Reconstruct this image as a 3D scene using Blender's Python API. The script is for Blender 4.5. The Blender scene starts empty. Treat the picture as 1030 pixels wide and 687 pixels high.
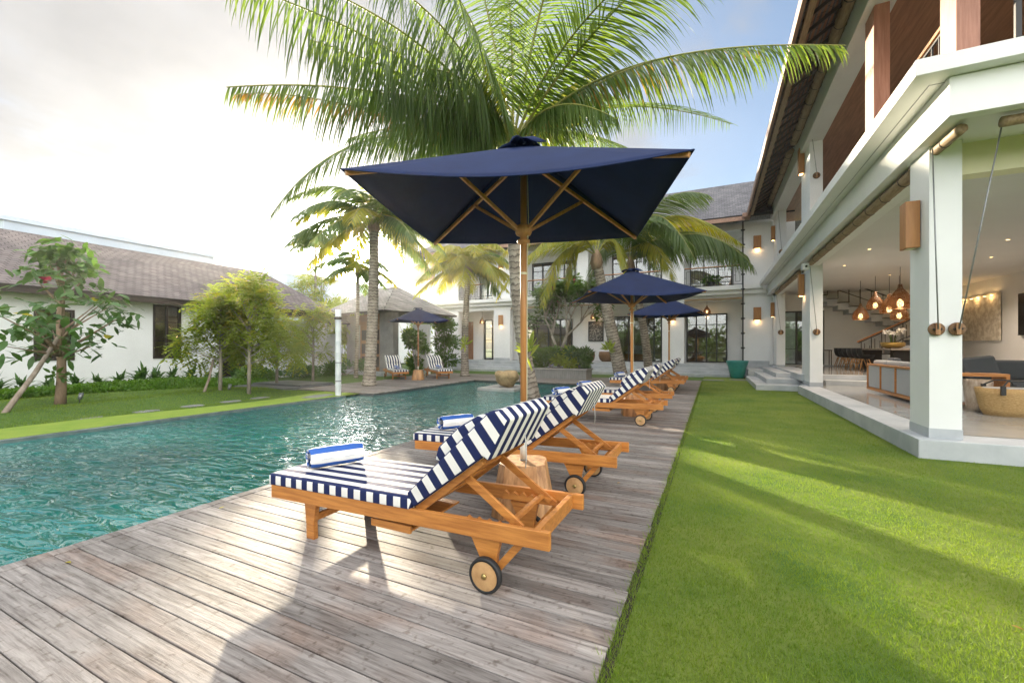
import bpy, bmesh, math, random
import numpy as np
from mathutils import Vector, Matrix, Euler
R = math.radians
rnd = random.Random(7)
S = bpy.context.scene
COL = S.collection
# ---------------- camera ----------------
TH = 0.4447
cam = bpy.data.cameras.new('camera'); co = bpy.data.objects.new('camera', cam); COL.objects.link(co)
co.location = (0, 0, 1.45); co.rotation_euler = (R(90), 0, TH)
cam.sensor_width = 36; cam.lens = 14.855; cam.shift_y = 6.5/1030; cam.clip_end = 2000; cam.clip_start = .05
S.camera = co
# ---------------- light ----------------
SUN = Vector((-.7305, .683, 0)); EL = R(11.7)
SUN = Vector((SUN.x*math.cos(EL), SUN.y*math.cos(EL), math.sin(EL))).normalized()
sl = bpy.data.lights.new('sun', 'SUN'); sl.energy = 5.0; sl.angle = R(1.0); sl.color = (1, .86, .64)
so = bpy.data.objects.new('sun', sl); COL.objects.link(so)
so.rotation_euler = SUN.to_track_quat('Z', 'Y').to_euler()
W = bpy.data.worlds.new('World'); S.world = W; W.use_nodes = True
nt = W.node_tree; nt.nodes.clear()
def N(t, typ, **k):
    n = t.nodes.new(typ)
    for a, b in k.items():
        if a.startswith('i_'): n.inputs[a[2:].replace('_', ' ')].default_value = b
        else: setattr(n, a, b)
    return n
out = N(nt, 'ShaderNodeOutputWorld'); bg = N(nt, 'ShaderNodeBackground'); bg.inputs[1].default_value = .074
sky = N(nt, 'ShaderNodeTexSky', sky_type='NISHITA', sun_disc=False, sun_elevation=EL, sun_rotation=math.atan2(SUN.x, SUN.y),
        air_density=1.0, dust_density=.7, ozone_density=1.5)
tc = N(nt, 'ShaderNodeTexCoord')
dot = N(nt, 'ShaderNodeVectorMath', operation='DOT_PRODUCT'); dot.inputs[1].default_value = SUN
nt.links.new(tc.outputs['Generated'], dot.inputs[0])
def wm(op, a, b, clamp=False):
    n = N(nt, 'ShaderNodeMath', operation=op, use_clamp=clamp)
    for i, v in enumerate((a, b)):
        if v is None: continue
        if isinstance(v, (int, float)): n.inputs[i].default_value = v
        else: nt.links.new(v, n.inputs[i])
    return n.outputs[0]
d = wm('MAXIMUM', dot.outputs['Value'], 0.0)
sep = N(nt, 'ShaderNodeSeparateXYZ'); nt.links.new(tc.outputs['Generated'], sep.inputs[0])
# clouds laid on a flat layer overhead: direction / height
zc = wm('ADD', wm('MAXIMUM', sep.outputs[2], 0.0), .16)
cx = wm('DIVIDE', sep.outputs[0], zc); cy = wm('DIVIDE', sep.outputs[1], zc)
cmb = N(nt, 'ShaderNodeCombineXYZ'); nt.links.new(cx, cmb.inputs[0]); nt.links.new(cy, cmb.inputs[1])
nz = N(nt, 'ShaderNodeTexNoise'); nz.inputs['Scale'].default_value = 1.15; nz.inputs['Detail'].default_value = 9; nz.inputs['Roughness'].default_value = .58; nz.inputs['Distortion'].default_value = .35
nt.links.new(cmb.outputs[0], nz.inputs['Vector'])
# more cloud on the sunward side
cov = wm('MULTIPLY', wm('POWER', d, 2.2), .46)
m = wm('ADD', nz.outputs['Fac'], cov)
mr = N(nt, 'ShaderNodeMapRange', interpolation_type='SMOOTHSTEP'); mr.inputs['From Min'].default_value = .64; mr.inputs['From Max'].default_value = .92
nt.links.new(m, mr.inputs['Value'])
veil = wm('MULTIPLY', mr.outputs[0], .93)
thin = wm('MULTIPLY', wm('POWER', d, 3.0), .95)
fac = wm('MAXIMUM', veil, thin, True)
nz2 = N(nt, 'ShaderNodeTexNoise'); nz2.inputs['Scale'].default_value = 3.0; nz2.inputs['Detail'].default_value = 8; nt.links.new(cmb.outputs[0], nz2.inputs['Vector'])
# cloud radiance grows toward the sun
cr = wm('ADD', wm('ADD', 2.0, wm('MULTIPLY', wm('POWER', d, 4.0), .7)), wm('ADD', wm('MULTIPLY', wm('POWER', d, 50.0), 10.0), wm('MULTIPLY', wm('POWER', d, 500.0), 400.0)))
back = N(nt, 'ShaderNodeMapRange', interpolation_type='SMOOTHSTEP'); back.inputs['From Min'].default_value = .35; back.inputs['From Max'].default_value = -.45
nt.links.new(dot.outputs['Value'], back.inputs['Value'])       # unseen bright cloud opposite the sun, added to fill the shaded walls
zen = N(nt, 'ShaderNodeMapRange', interpolation_type='SMOOTHSTEP'); zen.inputs['From Min'].default_value = .74; zen.inputs['From Max'].default_value = .95; nt.links.new(sep.outputs[2], zen.inputs['Value'])  # unseen cloud brightness overhead, added for the same fill
lift = wm('MAXIMUM', back.outputs[0], zen.outputs[0])
cr = wm('ADD', cr, wm('MULTIPLY', lift, 14.0)); fac = wm('MAXIMUM', fac, wm('MULTIPLY', lift, .8), True)
cr = wm('MULTIPLY', cr, wm('ADD', .66, wm('MULTIPLY', nz2.outputs['Fac'], .72)))
ccol = N(nt, 'ShaderNodeVectorMath', operation='SCALE'); ccol.inputs[0].default_value = (1.0, .975, .94); nt.links.new(cr, ccol.inputs['Scale'])
# sky itself, slightly lifted
sk2 = N(nt, 'ShaderNodeVectorMath', operation='MULTIPLY'); sk2.inputs[1].default_value = (1.0, 1.04, 1.10); nt.links.new(sky.outputs[0], sk2.inputs[0])
mx = N(nt, 'ShaderNodeMix', data_type='RGBA'); nt.links.new(fac, mx.inputs['Factor'])
nt.links.new(sk2.outputs[0], mx.inputs[6]); nt.links.new(ccol.outputs[0], mx.inputs[7])
nt.links.new(mx.outputs[2], bg.inputs[0]); nt.links.new(bg.outputs[0], out.inputs[0])
S.view_settings.view_transform = 'Standard'; S.view_settings.look = 'None'; S.view_settings.gamma = 1
S.view_settings.exposure = 1.92
S.cycles.max_bounces = 8; S.cycles.transparent_max_bounces = 12; S.cycles.caustics_reflective = False; S.cycles.caustics_refractive = False
S.cycles.sample_clamp_indirect = 6

# ---------------- materials ----------------
MATS = {}
def newmat(name):
    m = bpy.data.materials.new(name); m.use_nodes = True; MATS[name] = m
    return m, m.node_tree, m.node_tree.nodes['Principled BSDF']
def pm(name, c1, c2=None, scale=8, rough=.7, bump=0, bscale=None, stretch=(1, 1, 1), detail=5, metal=0, emit=None, es=0, spec=.5, rand=0, contrast=(.35, .65)):
    m, t, p = newmat(name)
    p.inputs['Roughness'].default_value = rough; p.inputs['Metallic'].default_value = metal
    p.inputs['Specular IOR Level'].default_value = spec
    if c2 is None: c2 = tuple(x*.82 for x in c1)
    tcn = N(t, 'ShaderNodeTexCoord'); mp = N(t, 'ShaderNodeMapping'); mp.inputs['Scale'].default_value = stretch
    t.links.new(tcn.outputs['Object'], mp.inputs[0])
    oi = N(t, 'ShaderNodeObjectInfo'); ad = N(t, 'ShaderNodeVectorMath', operation='SCALE'); ad.inputs[0].default_value = (31, 17, 23)
    t.links.new(oi.outputs['Random'], ad.inputs['Scale']); t.links.new(ad.outputs[0], mp.inputs['Location'])
    n = N(t, 'ShaderNodeTexNoise'); n.inputs['Scale'].default_value = scale; n.inputs['Detail'].default_value = detail; n.inputs['Roughness'].default_value = .6
    t.links.new(mp.outputs[0], n.inputs['Vector'])
    r = N(t, 'ShaderNodeMapRange'); r.inputs['From Min'].default_value = contrast[0]; r.inputs['From Max'].default_value = contrast[1]
    t.links.new(n.outputs['Fac'], r.inputs['Value'])
    mxn = N(t, 'ShaderNodeMix', data_type='RGBA'); mxn.inputs[6].default_value = (*c1, 1); mxn.inputs[7].default_value = (*c2, 1)
    t.links.new(r.outputs[0], mxn.inputs['Factor'])
    last = mxn.outputs[2]
    if rand:
        hs = N(t, 'ShaderNodeHueSaturation'); rr = N(t, 'ShaderNodeMapRange'); rr.inputs['To Min'].default_value = 1-rand; rr.inputs['To Max'].default_value = 1+rand
        t.links.new(oi.outputs['Random'], rr.inputs['Value']); t.links.new(rr.outputs[0], hs.inputs['Value']); t.links.new(last, hs.inputs['Color']); last = hs.outputs[0]
    t.links.new(last, p.inputs['Base Color'])
    if bump:
        n2 = N(t, 'ShaderNodeTexNoise'); n2.inputs['Scale'].default_value = bscale or scale*4; n2.inputs['Detail'].default_value = 6
        t.links.new(mp.outputs[0], n2.inputs['Vector'])
        b = N(t, 'ShaderNodeBump'); b.inputs['Strength'].default_value = bump; b.inputs['Distance'].default_value = .02
        t.links.new(n2.outputs['Fac'], b.inputs['Height']); t.links.new(b.outputs[0], p.inputs['Normal'])
    if emit: p.inputs['Emission Color'].default_value = (*emit, 1); p.inputs['Emission Strength'].default_value = es
    return m
def leafmat(name, c1, c2, trans=.45, scale=3, tcol=None, rough=.45):
    """leaf: diffuse/gloss face with light passing through"""
    m, t, p = newmat(name); p.inputs['Roughness'].default_value = rough; p.inputs['Specular IOR Level'].default_value = .4
    g = N(t, 'ShaderNodeNewGeometry')
    tcn = N(t, 'ShaderNodeTexCoord'); n = N(t, 'ShaderNodeTexNoise'); n.inputs['Scale'].default_value = scale; n.inputs['Detail'].default_value = 2
    t.links.new(tcn.outputs['Object'], n.inputs['Vector'])
    a = N(t, 'ShaderNodeMath', operation='MULTIPLY_ADD'); a.inputs[1].default_value = .55; t.links.new(g.outputs['Random Per Island'], a.inputs[0])
    s2 = N(t, 'ShaderNodeMath', operation='MULTIPLY_ADD'); s2.inputs[1].default_value = 1.3; s2.inputs[2].default_value = -.42
    t.links.new(n.outputs['Fac'], s2.inputs[0]); t.links.new(s2.outputs[0], a.inputs[2]); a.use_clamp = True
    mxn = N(t, 'ShaderNodeMix', data_type='RGBA'); mxn.inputs[6].default_value = (*c1, 1); mxn.inputs[7].default_value = (*c2, 1)
    t.links.new(a.outputs[0], mxn.inputs['Factor']); t.links.new(mxn.outputs[2], p.inputs['Base Color'])
    tr = N(t, 'ShaderNodeBsdfTranslucent'); tm = N(t, 'ShaderNodeMix', data_type='RGBA', blend_type='MULTIPLY'); tm.inputs['Factor'].default_value = 1
    tc_ = tcol or (2.2, 2.0, .9); tm.inputs[7].default_value = (*tc_, 1)
    t.links.new(mxn.outputs[2], tm.inputs[6]); t.links.new(tm.outputs[2], tr.inputs['Color'])
    ms = N(t, 'ShaderNodeMixShader'); ms.inputs[0].default_value = trans
    t.links.new(p.outputs[0], ms.inputs[1]); t.links.new(tr.outputs[0], ms.inputs[2])
    t.links.new(ms.outputs[0], t.nodes['Material Output'].inputs[0])
    return m

teak = pm('teak', (.56, .235, .055), (.36, .13, .028), 5, .42, .06, 40, (.7, 5, 9), rand=.12)
teak2 = pm('teak_light', (.58, .32, .13), (.40, .19, .06), 5, .5, .05, 40, (3, 3, .6), rand=.1)
polew = pm('pole_wood', (.52, .25, .085), (.40, .17, .05), 6, .45, .03, 40, (6, 6, .5))
block = pm('block_wood', (.52, .29, .13), (.22, .10, .04), 4, .5, .15, 30, (4, 4, .5), rand=.1, contrast=(.42, .66))
wheelw = pm('wheel_wood', (.58, .36, .17), (.40, .22, .09), 9, .5)
rubber = pm('rubber', (.015, .015, .016), None, 8, .6)
brass = pm('brass', (.5, .38, .15), None, 8, .4, metal=1)
navy = pm('navy_canvas', (.009, .020, .072), (.007, .015, .055), 3, .8, .05, 300, spec=.2)
white = pm('white_plaster', (.82, .83, .83), (.72, .73, .72), .7, .85, .04, 25, contrast=(.35, .75), detail=9)
white2 = pm('white_paint', (.78, .79, .77), (.72, .73, .71), 1, .6, .01, 60)
ceilm = pm('ceiling_paint', (.72, .72, .70), (.69, .69, .67), 1, .9)
cream = pm('cream_paint', (.74, .70, .50), (.70, .66, .46), 1, .8)
dark = pm('black_steel', (.012, .013, .014), None, 8, .45)
darkframe = pm('dark_timber', (.022, .015, .012), (.03, .02, .014), 8, .5)
brownceil = pm('ceiling_boards', (.40, .19, .10), (.26, .115, .055), 3, .5, .05, 20, (8, .5, 8))
redwood = pm('red_wood_cladding', (.42, .19, .12), (.30, .12, .07), 3, .45, .03, 30, (8, 8, .6))
fasciaw = pm('fascia_timber', (.30, .18, .12), (.20, .11, .07), 4, .6, .05, 30, (6, .5, 6))
grey_stone = pm('grey_stone', (.52, .54, .56), (.36, .39, .41), 1.3, .7, .08, 30, detail=8)
paving = pm('paving_stone', (.34, .33, .31), (.24, .235, .225), 2, .8, .1, 40)
slate = pm('slate_step', (.12, .125, .13), (.07, .075, .08), 3, .45, .1, 40)
marble = pm('marble_floor', (.42, .42, .41), (.30, .305, .30), .9, .12, 0, detail=10)
bamboo = pm('bamboo', (.33, .24, .13), (.20, .13, .065), 6, .6, .1, 30, (6, .8, 6))
bpole = pm('bamboo_pole_paint', (.62, .65, .66), (.50, .53, .55), 6, .5, .05, 20, (6, 6, .6))
sconce_w = pm('sconce_wood', (.42, .19, .055), (.33, .14, .04), 4, .45, .03, 30, (5, 5, .6))
glow = pm('warm_lamp_glow', (1, .7, .35), None, 3, .6, emit=(1, .62, .25), es=2.2)
glow2 = pm('lamp_glow_soft', (1, .75, .45), None, 3, .6, emit=(1, .55, .2), es=3)
fabric_dk = pm('charcoal_fabric', (.07, .075, .083), (.10, .105, .113), 60, .9, .2, 300)
fabric_lt = pm('pale_grey_fabric', (.52, .52, .52), (.44, .44, .44), 60, .9, .2, 300)
basketm = pm('woven_basket', (.50, .34, .15), (.33, .20, .075), 30, .8, .5, 60, (1, 1, 2.5))
rattan = pm('rattan', (.22, .12, .05), (.12, .06, .025), 30, .6, .5, 60)
copper = pm('rattan_lampshade', (.34, .19, .08), (.24, .12, .045), 30, .6, .4, 50, (1, 1, 4), emit=(1, .5, .15), es=.12)
teal = pm('teal_glaze', (.03, .22, .21), (.045, .28, .25), 4, .35, .05, 20)
petals = pm('pink_petals', (.65, .04, .14), (.5, .02, .08), 20, .6)
wpetals = pm('white_petals', (.85, .84, .82), None, 20, .6)
bark = pm('bark', (.30, .21, .14), (.17, .115, .075), 8, .9, .5, 30, (1, 1, .4))
greybark = pm('grey_bark', (.35, .31, .26), (.2, .17, .14), 8, .9, .4, 30, (1, 1, .4))
stake = pm('bleached_pole', (.35, .29, .24), (.22, .17, .13), 8, .9, .3, 30, (1, 1, .3))
rock = pm('boulder', (.40, .29, .15), (.20, .14, .07), 5, .9, .7, 14)
brick_or = pm('orange_tiles', (.50, .24, .15), (.38, .17, .10), 5, .8, .1, 20)
orchid = pm('bowl_gold', (.45, .30, .08), None, 6, .4, metal=.5)
artm = pm('relief_plaster', (.78, .72, .60), (.56, .49, .38), 5, .8, .9, 8, detail=8, contrast=(.42, .58))
screen = pm('tv_screen', (.006, .006, .007), None, 5, .2)
curtain = pm('curtain', (.50, .42, .32), (.35, .28, .2), 3, .9, .3, 10, (14, 14, .2))
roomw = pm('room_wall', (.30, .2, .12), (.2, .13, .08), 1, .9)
glassbox = pm('picture_print', (.03, .03, .03), (.35, .34, .31), 14, .4, contrast=(.52, .56))
signg = pm('green_sign', (.01, .30, .16), None, 8, .5)
metal_gr = pm('grey_metal', (.25, .26, .27), None, 8, .4, metal=.6)
slatew = pm('weathered_pavilion_wood', (.36, .19, .10), (.24, .12, .06), 5, .7, .1, 20, (6, 6, .4))
darkgap = pm('dark_soil', (.02, .016, .012), (.035, .026, .018), 12, .95, .4, 40)
palm_g = leafmat('palm_leaf', (.045, .092, .022), (.11, .165, .045), .46, 1.2, (2.3, 2.1, .7))
palm_y = leafmat('palm_leaf_yellow', (.14, .20, .02), (.34, .30, .03), .5, 1.2)
palm_b = leafmat('palm_leaf_dry', (.20, .16, .03), (.32, .17, .05), .4, 2)
leaf_d = leafmat('broad_leaf_dark', (.035, .095, .028), (.075, .16, .035), .3, 2)
leaf_l = leafmat('feather_leaf_light', (.13, .20, .035), (.27, .33, .06), .6, 1.3)
leaf_y = leafmat('yellow_new_leaf', (.25, .26, .03), (.42, .36, .04), .5, 2)
leaf_m = leafmat('shrub_leaf', (.045, .11, .025), (.11, .20, .04), .35, 2)
hedgem = leafmat('ground_cover_leaf', (.05, .13, .015), (.11, .22, .02), .35, 3)
grassm = leafmat('grass_blade', (.085, .175, .014), (.22, .28, .045), .45, .8, (1.8, 1.8, .6), .6)
# trunk of a coconut palm: pale grey with dark ring scars
m, t, p = newmat('palm_bark'); p.inputs['Roughness'].default_value = .9
g = N(t, 'ShaderNodeUVMap'); n = N(t, 'ShaderNodeTexNoise'); n.inputs['Scale'].default_value = 9; n.inputs['Detail'].default_value = 6
tco = N(t, 'ShaderNodeTexCoord'); t.links.new(tco.outputs['Object'], n.inputs['Vector'])
sx = N(t, 'ShaderNodeSeparateXYZ'); t.links.new(g.outputs[0], sx.inputs[0])
w1 = N(t, 'ShaderNodeMath', operation='MULTIPLY_ADD'); t.links.new(n.outputs['Fac'], w1.inputs[0]); w1.inputs[1].default_value = 1.5; t.links.new(sx.outputs[0], w1.inputs[2])
fr = N(t, 'ShaderNodeMath', operation='FRACT'); t.links.new(w1.outputs[0], fr.inputs[0])
cr_ = N(t, 'ShaderNodeValToRGB'); e = cr_.color_ramp.elements
e[0].position = 0; e[0].color = (.11, .09, .07, 1); e[1].position = .9; e[1].color = (.30, .26, .21, 1)
e2 = e.new(.15); e2.color = (.15, .125, .10, 1); e3 = e.new(.34); e3.color = (.40, .36, .30, 1)
t.links.new(fr.outputs[0], cr_.inputs[0])
n3 = N(t, 'ShaderNodeTexNoise'); n3.inputs['Scale'].default_value = 4; n3.inputs['Detail'].default_value = 8; t.links.new(tco.outputs['Object'], n3.inputs['Vector'])
mm = N(t, 'ShaderNodeMix', data_type='RGBA', blend_type='MULTIPLY'); mm.inputs['Factor'].default_value = .7
t.links.new(cr_.outputs[0], mm.inputs[6]); cr2 = N(t, 'ShaderNodeValToRGB'); cr2.color_ramp.elements[0].position = .3; cr2.color_ramp.elements[0].color = (.35, .3, .27, 1); cr2.color_ramp.elements[1].position = .6
t.links.new(n3.outputs['Fac'], cr2.inputs[0]); t.links.new(cr2.outputs[0], mm.inputs[7]); t.links.new(mm.outputs[2], p.inputs['Base Color'])
b = N(t, 'ShaderNodeBump'); b.inputs['Strength'].default_value = .7; b.inputs['Distance'].default_value = .03
t.links.new(n3.outputs['Fac'], b.inputs['Height']); t.links.new(b.outputs[0], p.inputs['Normal'])
palmbark = m
# stripes from UV.x
def stripemat(name, a, b_, period, duty=.5, rough=.85):
    m, t, p = newmat(name); p.inputs['Roughness'].default_value = rough; p.inputs['Specular IOR Level'].default_value = .2
    g = N(t, 'ShaderNodeUVMap'); sx = N(t, 'ShaderNodeSeparateXYZ'); t.links.new(g.outputs[0], sx.inputs[0])
    dv = N(t, 'ShaderNodeMath', operation='DIVIDE'); dv.inputs[1].default_value = period; t.links.new(sx.outputs[0], dv.inputs[0])
    fr = N(t, 'ShaderNodeMath', operation='FRACT'); t.links.new(dv.outputs[0], fr.inputs[0])
    gt = N(t, 'ShaderNodeMath', operation='GREATER_THAN'); gt.inputs[1].default_value = duty; t.links.new(fr.outputs[0], gt.inputs[0])
    mxn = N(t, 'ShaderNodeMix', data_type='RGBA'); mxn.inputs[6].default_value = (*a, 1); mxn.inputs[7].default_value = (*b_, 1)
    t.links.new(gt.outputs[0], mxn.inputs['Factor']); t.links.new(mxn.outputs[2], p.inputs['Base Color'])
    tcn = N(t, 'ShaderNodeTexCoord'); n = N(t, 'ShaderNodeTexNoise'); n.inputs['Scale'].default_value = 7; n.inputs['Detail'].default_value = 3; t.links.new(tcn.outputs['Object'], n.inputs['Vector'])
    b = N(t, 'ShaderNodeBump'); b.inputs['Strength'].default_value = .35; b.inputs['Distance'].default_value = .03; t.links.new(n.outputs['Fac'], b.inputs['Height']); t.links.new(b.outputs[0], p.inputs['Normal'])
    return m
stripes = stripemat('navy_white_stripe', (.016, .024, .085), (.76, .75, .71), .118)
towelm = stripemat('towel_stripe', (.80, .80, .79), (.04, .12, .42), .118, .42, .95)
# shingle roofs
def shinglemat(name, c1, c2, axis, row=.16, w=.2):
    m, t, p = newmat(name); p.inputs['Roughness'].default_value = .85
    g = N(t, 'ShaderNodeUVMap'); br = N(t, 'ShaderNodeTexBrick'); br.inputs['Scale'].default_value = 1
    br.inputs['Brick Width'].default_value = w; br.inputs['Row Height'].default_value = row; br.inputs['Mortar Size'].default_value = .012; br.inputs['Mortar Smooth'].default_value = .4
    br.inputs['Color1'].default_value = (*c1, 1); br.inputs['Color2'].default_value = (*c2, 1); br.inputs['Mortar'].default_value = (c2[0]*.35, c2[1]*.35, c2[2]*.35, 1)
    t.links.new(g.outputs[0], br.inputs['Vector'])
    n = N(t, 'ShaderNodeTexNoise'); n.inputs['Scale'].default_value = 1.2; n.inputs['Detail'].default_value = 8; t.links.new(g.outputs[0], n.inputs['Vector'])
    cr = N(t, 'ShaderNodeValToRGB'); cr.color_ramp.elements[0].position = .3; cr.color_ramp.elements[0].color = (.6, .6, .62, 1); cr.color_ramp.elements[1].position = .7; cr.color_ramp.elements[1].color = (1.15, 1.12, 1.1, 1)
    t.links.new(n.outputs['Fac'], cr.inputs[0])
    mm = N(t, 'ShaderNodeMix', data_type='RGBA', blend_type='MULTIPLY'); mm.inputs['Factor'].default_value = 1
    t.links.new(br.outputs['Color'], mm.inputs[6]); t.links.new(cr.outputs[0], mm.inputs[7]); t.links.new(mm.outputs[2], p.inputs['Base Color'])
    b = N(t, 'ShaderNodeBump'); b.inputs['Strength'].default_value = .8; b.inputs['Distance'].default_value = .03; b.invert = True
    t.links.new(br.outputs['Fac'], b.inputs['Height']); t.links.new(b.outputs[0], p.inputs['Normal'])
    return m
shingle = shinglemat('wood_shingles', (.20, .175, .17), (.13, .11, .108), 0)
shingle_d = shinglemat('underside_shingles', (.26, .14, .09), (.17, .085, .055), 0, .17, .9)
shingle_g = shinglemat('grey_shingles', (.15, .15, .16), (.10, .10, .11), 0, .2, .25)
# glass: reflects and lets through
m, t, p = newmat('window_glass')
gl = N(t, 'ShaderNodeBsdfGlossy'); gl.inputs['Roughness'].default_value = .02; gl.inputs['Color'].default_value = (.85, .88, .9, 1)
tp = N(t, 'ShaderNodeBsdfTransparent'); tp.inputs['Color'].default_value = (.75, .78, .76, 1)
fz = N(t, 'ShaderNodeFresnel'); fz.inputs[0].default_value = 1.75
msx = N(t, 'ShaderNodeMixShader'); f2 = N(t, 'ShaderNodeMath', operation='MULTIPLY_ADD'); f2.inputs[1].default_value = 1; f2.inputs[2].default_value = .04; f2.use_clamp = True
t.links.new(fz.outputs[0], f2.inputs[0]); t.links.new(f2.outputs[0], msx.inputs[0]); t.links.new(tp.outputs[0], msx.inputs[1]); t.links.new(gl.outputs[0], msx.inputs[2])
t.links.new(msx.outputs[0], t.nodes['Material Output'].inputs[0]); glass = m
# water
m, t, p = newmat('pool_water'); p.inputs['Roughness'].default_value = .03; p.inputs['IOR'].default_value = 1.95
tcn = N(t, 'ShaderNodeTexCoord'); mp = N(t, 'ShaderNodeMapping'); mp.inputs['Rotation'].default_value = (0, 0, R(-25)); mp.inputs['Scale'].default_value = (1, 2.5, 1)
t.links.new(tcn.outputs['Object'], mp.inputs[0])
n1 = N(t, 'ShaderNodeTexNoise'); n1.inputs['Scale'].default_value = 2.7; n1.inputs['Detail'].default_value = 2.0; n1.inputs['Roughness'].default_value = .5; n1.inputs['Distortion'].default_value = .6; t.links.new(mp.outputs[0], n1.inputs['Vector'])
n4 = N(t, 'ShaderNodeTexNoise'); n4.inputs['Scale'].default_value = .35; n4.inputs['Detail'].default_value = 2; t.links.new(tcn.outputs['Object'], n4.inputs['Vector'])
cr = N(t, 'ShaderNodeValToRGB'); cr.color_ramp.elements[0].position = .35; cr.color_ramp.elements[0].color = (.003, .075, .075, 1); cr.color_ramp.elements[1].position = .65; cr.color_ramp.elements[1].color = (.008, .165, .15, 1)
t.links.new(n4.outputs['Fac'], cr.inputs[0]); t.links.new(cr.outputs[0], p.inputs['Base Color'])
b = N(t, 'ShaderNodeBump'); b.inputs['Strength'].default_value = .8; b.inputs['Distance'].default_value = .10; t.links.new(n1.outputs['Fac'], b.inputs['Height']); t.links.new(b.outputs[0], p.inputs['Normal'])
water = m
# deck boards: each board its own tone by its place (boards are .1303 wide in y)
PW = .1285
m, t, p = newmat('weathered_deck'); p.inputs['Roughness'].default_value = .7; p.inputs['Specular IOR Level'].default_value = .2
tcn = N(t, 'ShaderNodeTexCoord'); sx = N(t, 'ShaderNodeSeparateXYZ'); t.links.new(tcn.outputs['Object'], sx.inputs[0])
dv = N(t, 'ShaderNodeMath', operation='DIVIDE'); dv.inputs[1].default_value = PW; t.links.new(sx.outputs[1], dv.inputs[0])
fl = N(t, 'ShaderNodeMath', operation='FLOOR'); t.links.new(dv.outputs[0], fl.inputs[0])
wn = N(t, 'ShaderNodeTexWhiteNoise', noise_dimensions='1D'); t.links.new(fl.outputs[0], wn.inputs['W'])
cmbn = N(t, 'ShaderNodeCombineXYZ'); t.links.new(sx.outputs[0], cmbn.inputs[0])
sc_ = N(t, 'ShaderNodeMath', operation='MULTIPLY'); sc_.inputs[1].default_value = 1.0; t.links.new(sx.outputs[1], sc_.inputs[0]); t.links.new(sc_.outputs[0], cmbn.inputs[1])
wz = N(t, 'ShaderNodeMath', operation='MULTIPLY'); wz.inputs[1].default_value = 50; t.links.new(wn.outputs['Value'], wz.inputs[0]); t.links.new(wz.outputs[0], cmbn.inputs[2])
mpa = N(t, 'ShaderNodeMapping'); mpa.inputs['Scale'].default_value = (1.0, 16, 1); t.links.new(cmbn.outputs[0], mpa.inputs[0])
na = N(t, 'ShaderNodeTexNoise'); na.inputs['Scale'].default_value = 2.5; na.inputs['Detail'].default_value = 9; na.inputs['Roughness'].default_value = .7; t.links.new(mpa.outputs[0], na.inputs['Vector'])
nb = N(t, 'ShaderNodeTexNoise'); nb.inputs['Scale'].default_value = 1.6; nb.inputs['Detail'].default_value = 6; t.links.new(cmbn.outputs[0], nb.inputs['Vector'])
nc = N(t, 'ShaderNodeTexNoise'); nc.inputs['Scale'].default_value = 24; nc.inputs['Detail'].default_value = 5; t.links.new(cmbn.outputs[0], nc.inputs['Vector'])
cra = N(t, 'ShaderNodeValToRGB'); ee = cra.color_ramp.elements
ee[0].position = .28; ee[0].color = (.065, .052, .046, 1); ee[1].position = .76; ee[1].color = (.36, .335, .315, 1); k = ee.new(.5); k.color = (.215, .198, .187, 1)
t.links.new(na.outputs['Fac'], cra.inputs[0])
crb = N(t, 'ShaderNodeValToRGB'); crb.color_ramp.elements[0].position = .5; crb.color_ramp.elements[0].color = (1, 1, 1, 1); crb.color_ramp.elements[1].position = .72; crb.color_ramp.elements[1].color = (.80, .52, .38, 1)
t.links.new(nb.outputs['Fac'], crb.inputs[0])
m1 = N(t, 'ShaderNodeMix', data_type='RGBA', blend_type='MULTIPLY'); m1.inputs['Factor'].default_value = .6; t.links.new(cra.outputs[0], m1.inputs[6]); t.links.new(crb.outputs[0], m1.inputs[7])
hs = N(t, 'ShaderNodeHueSaturation'); rr = N(t, 'ShaderNodeMapRange'); rr.inputs['To Min'].default_value = .72; rr.inputs['To Max'].default_value = 1.3
t.links.new(wn.outputs['Value'], rr.inputs['Value']); t.links.new(rr.outputs[0], hs.inputs['Value']); t.links.new(m1.outputs[2], hs.inputs['Color'])
crc = N(t, 'ShaderNodeValToRGB'); crc.color_ramp.elements[0].position = .30; crc.color_ramp.elements[0].color = (.45, .4, .36, 1); crc.color_ramp.elements[1].position = .42; crc.color_ramp.elements[1].color = (1, 1, 1, 1)
t.links.new(nc.outputs['Fac'], crc.inputs[0])
m2 = N(t, 'ShaderNodeMix', data_type='RGBA', blend_type='MULTIPLY'); m2.inputs['Factor'].default_value = .7; t.links.new(hs.outputs[0], m2.inputs[6]); t.links.new(crc.outputs[0], m2.inputs[7])
t.links.new(m2.outputs[2], p.inputs['Base Color'])
b = N(t, 'ShaderNodeBump'); b.inputs['Strength'].default_value = .5; b.inputs['Distance'].default_value = .01; t.links.new(na.outputs['Fac'], b.inputs['Height']); t.links.new(b.outputs[0], p.inputs['Normal'])
deckm = m
# lawn soil/grass base
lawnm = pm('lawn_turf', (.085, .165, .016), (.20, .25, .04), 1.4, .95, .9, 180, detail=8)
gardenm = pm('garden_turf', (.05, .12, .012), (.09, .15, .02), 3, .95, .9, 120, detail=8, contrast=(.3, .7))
soilgrass = pm('far_ground', (.06, .11, .02), (.09, .12, .03), .5, .95, .5, 20)

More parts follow.
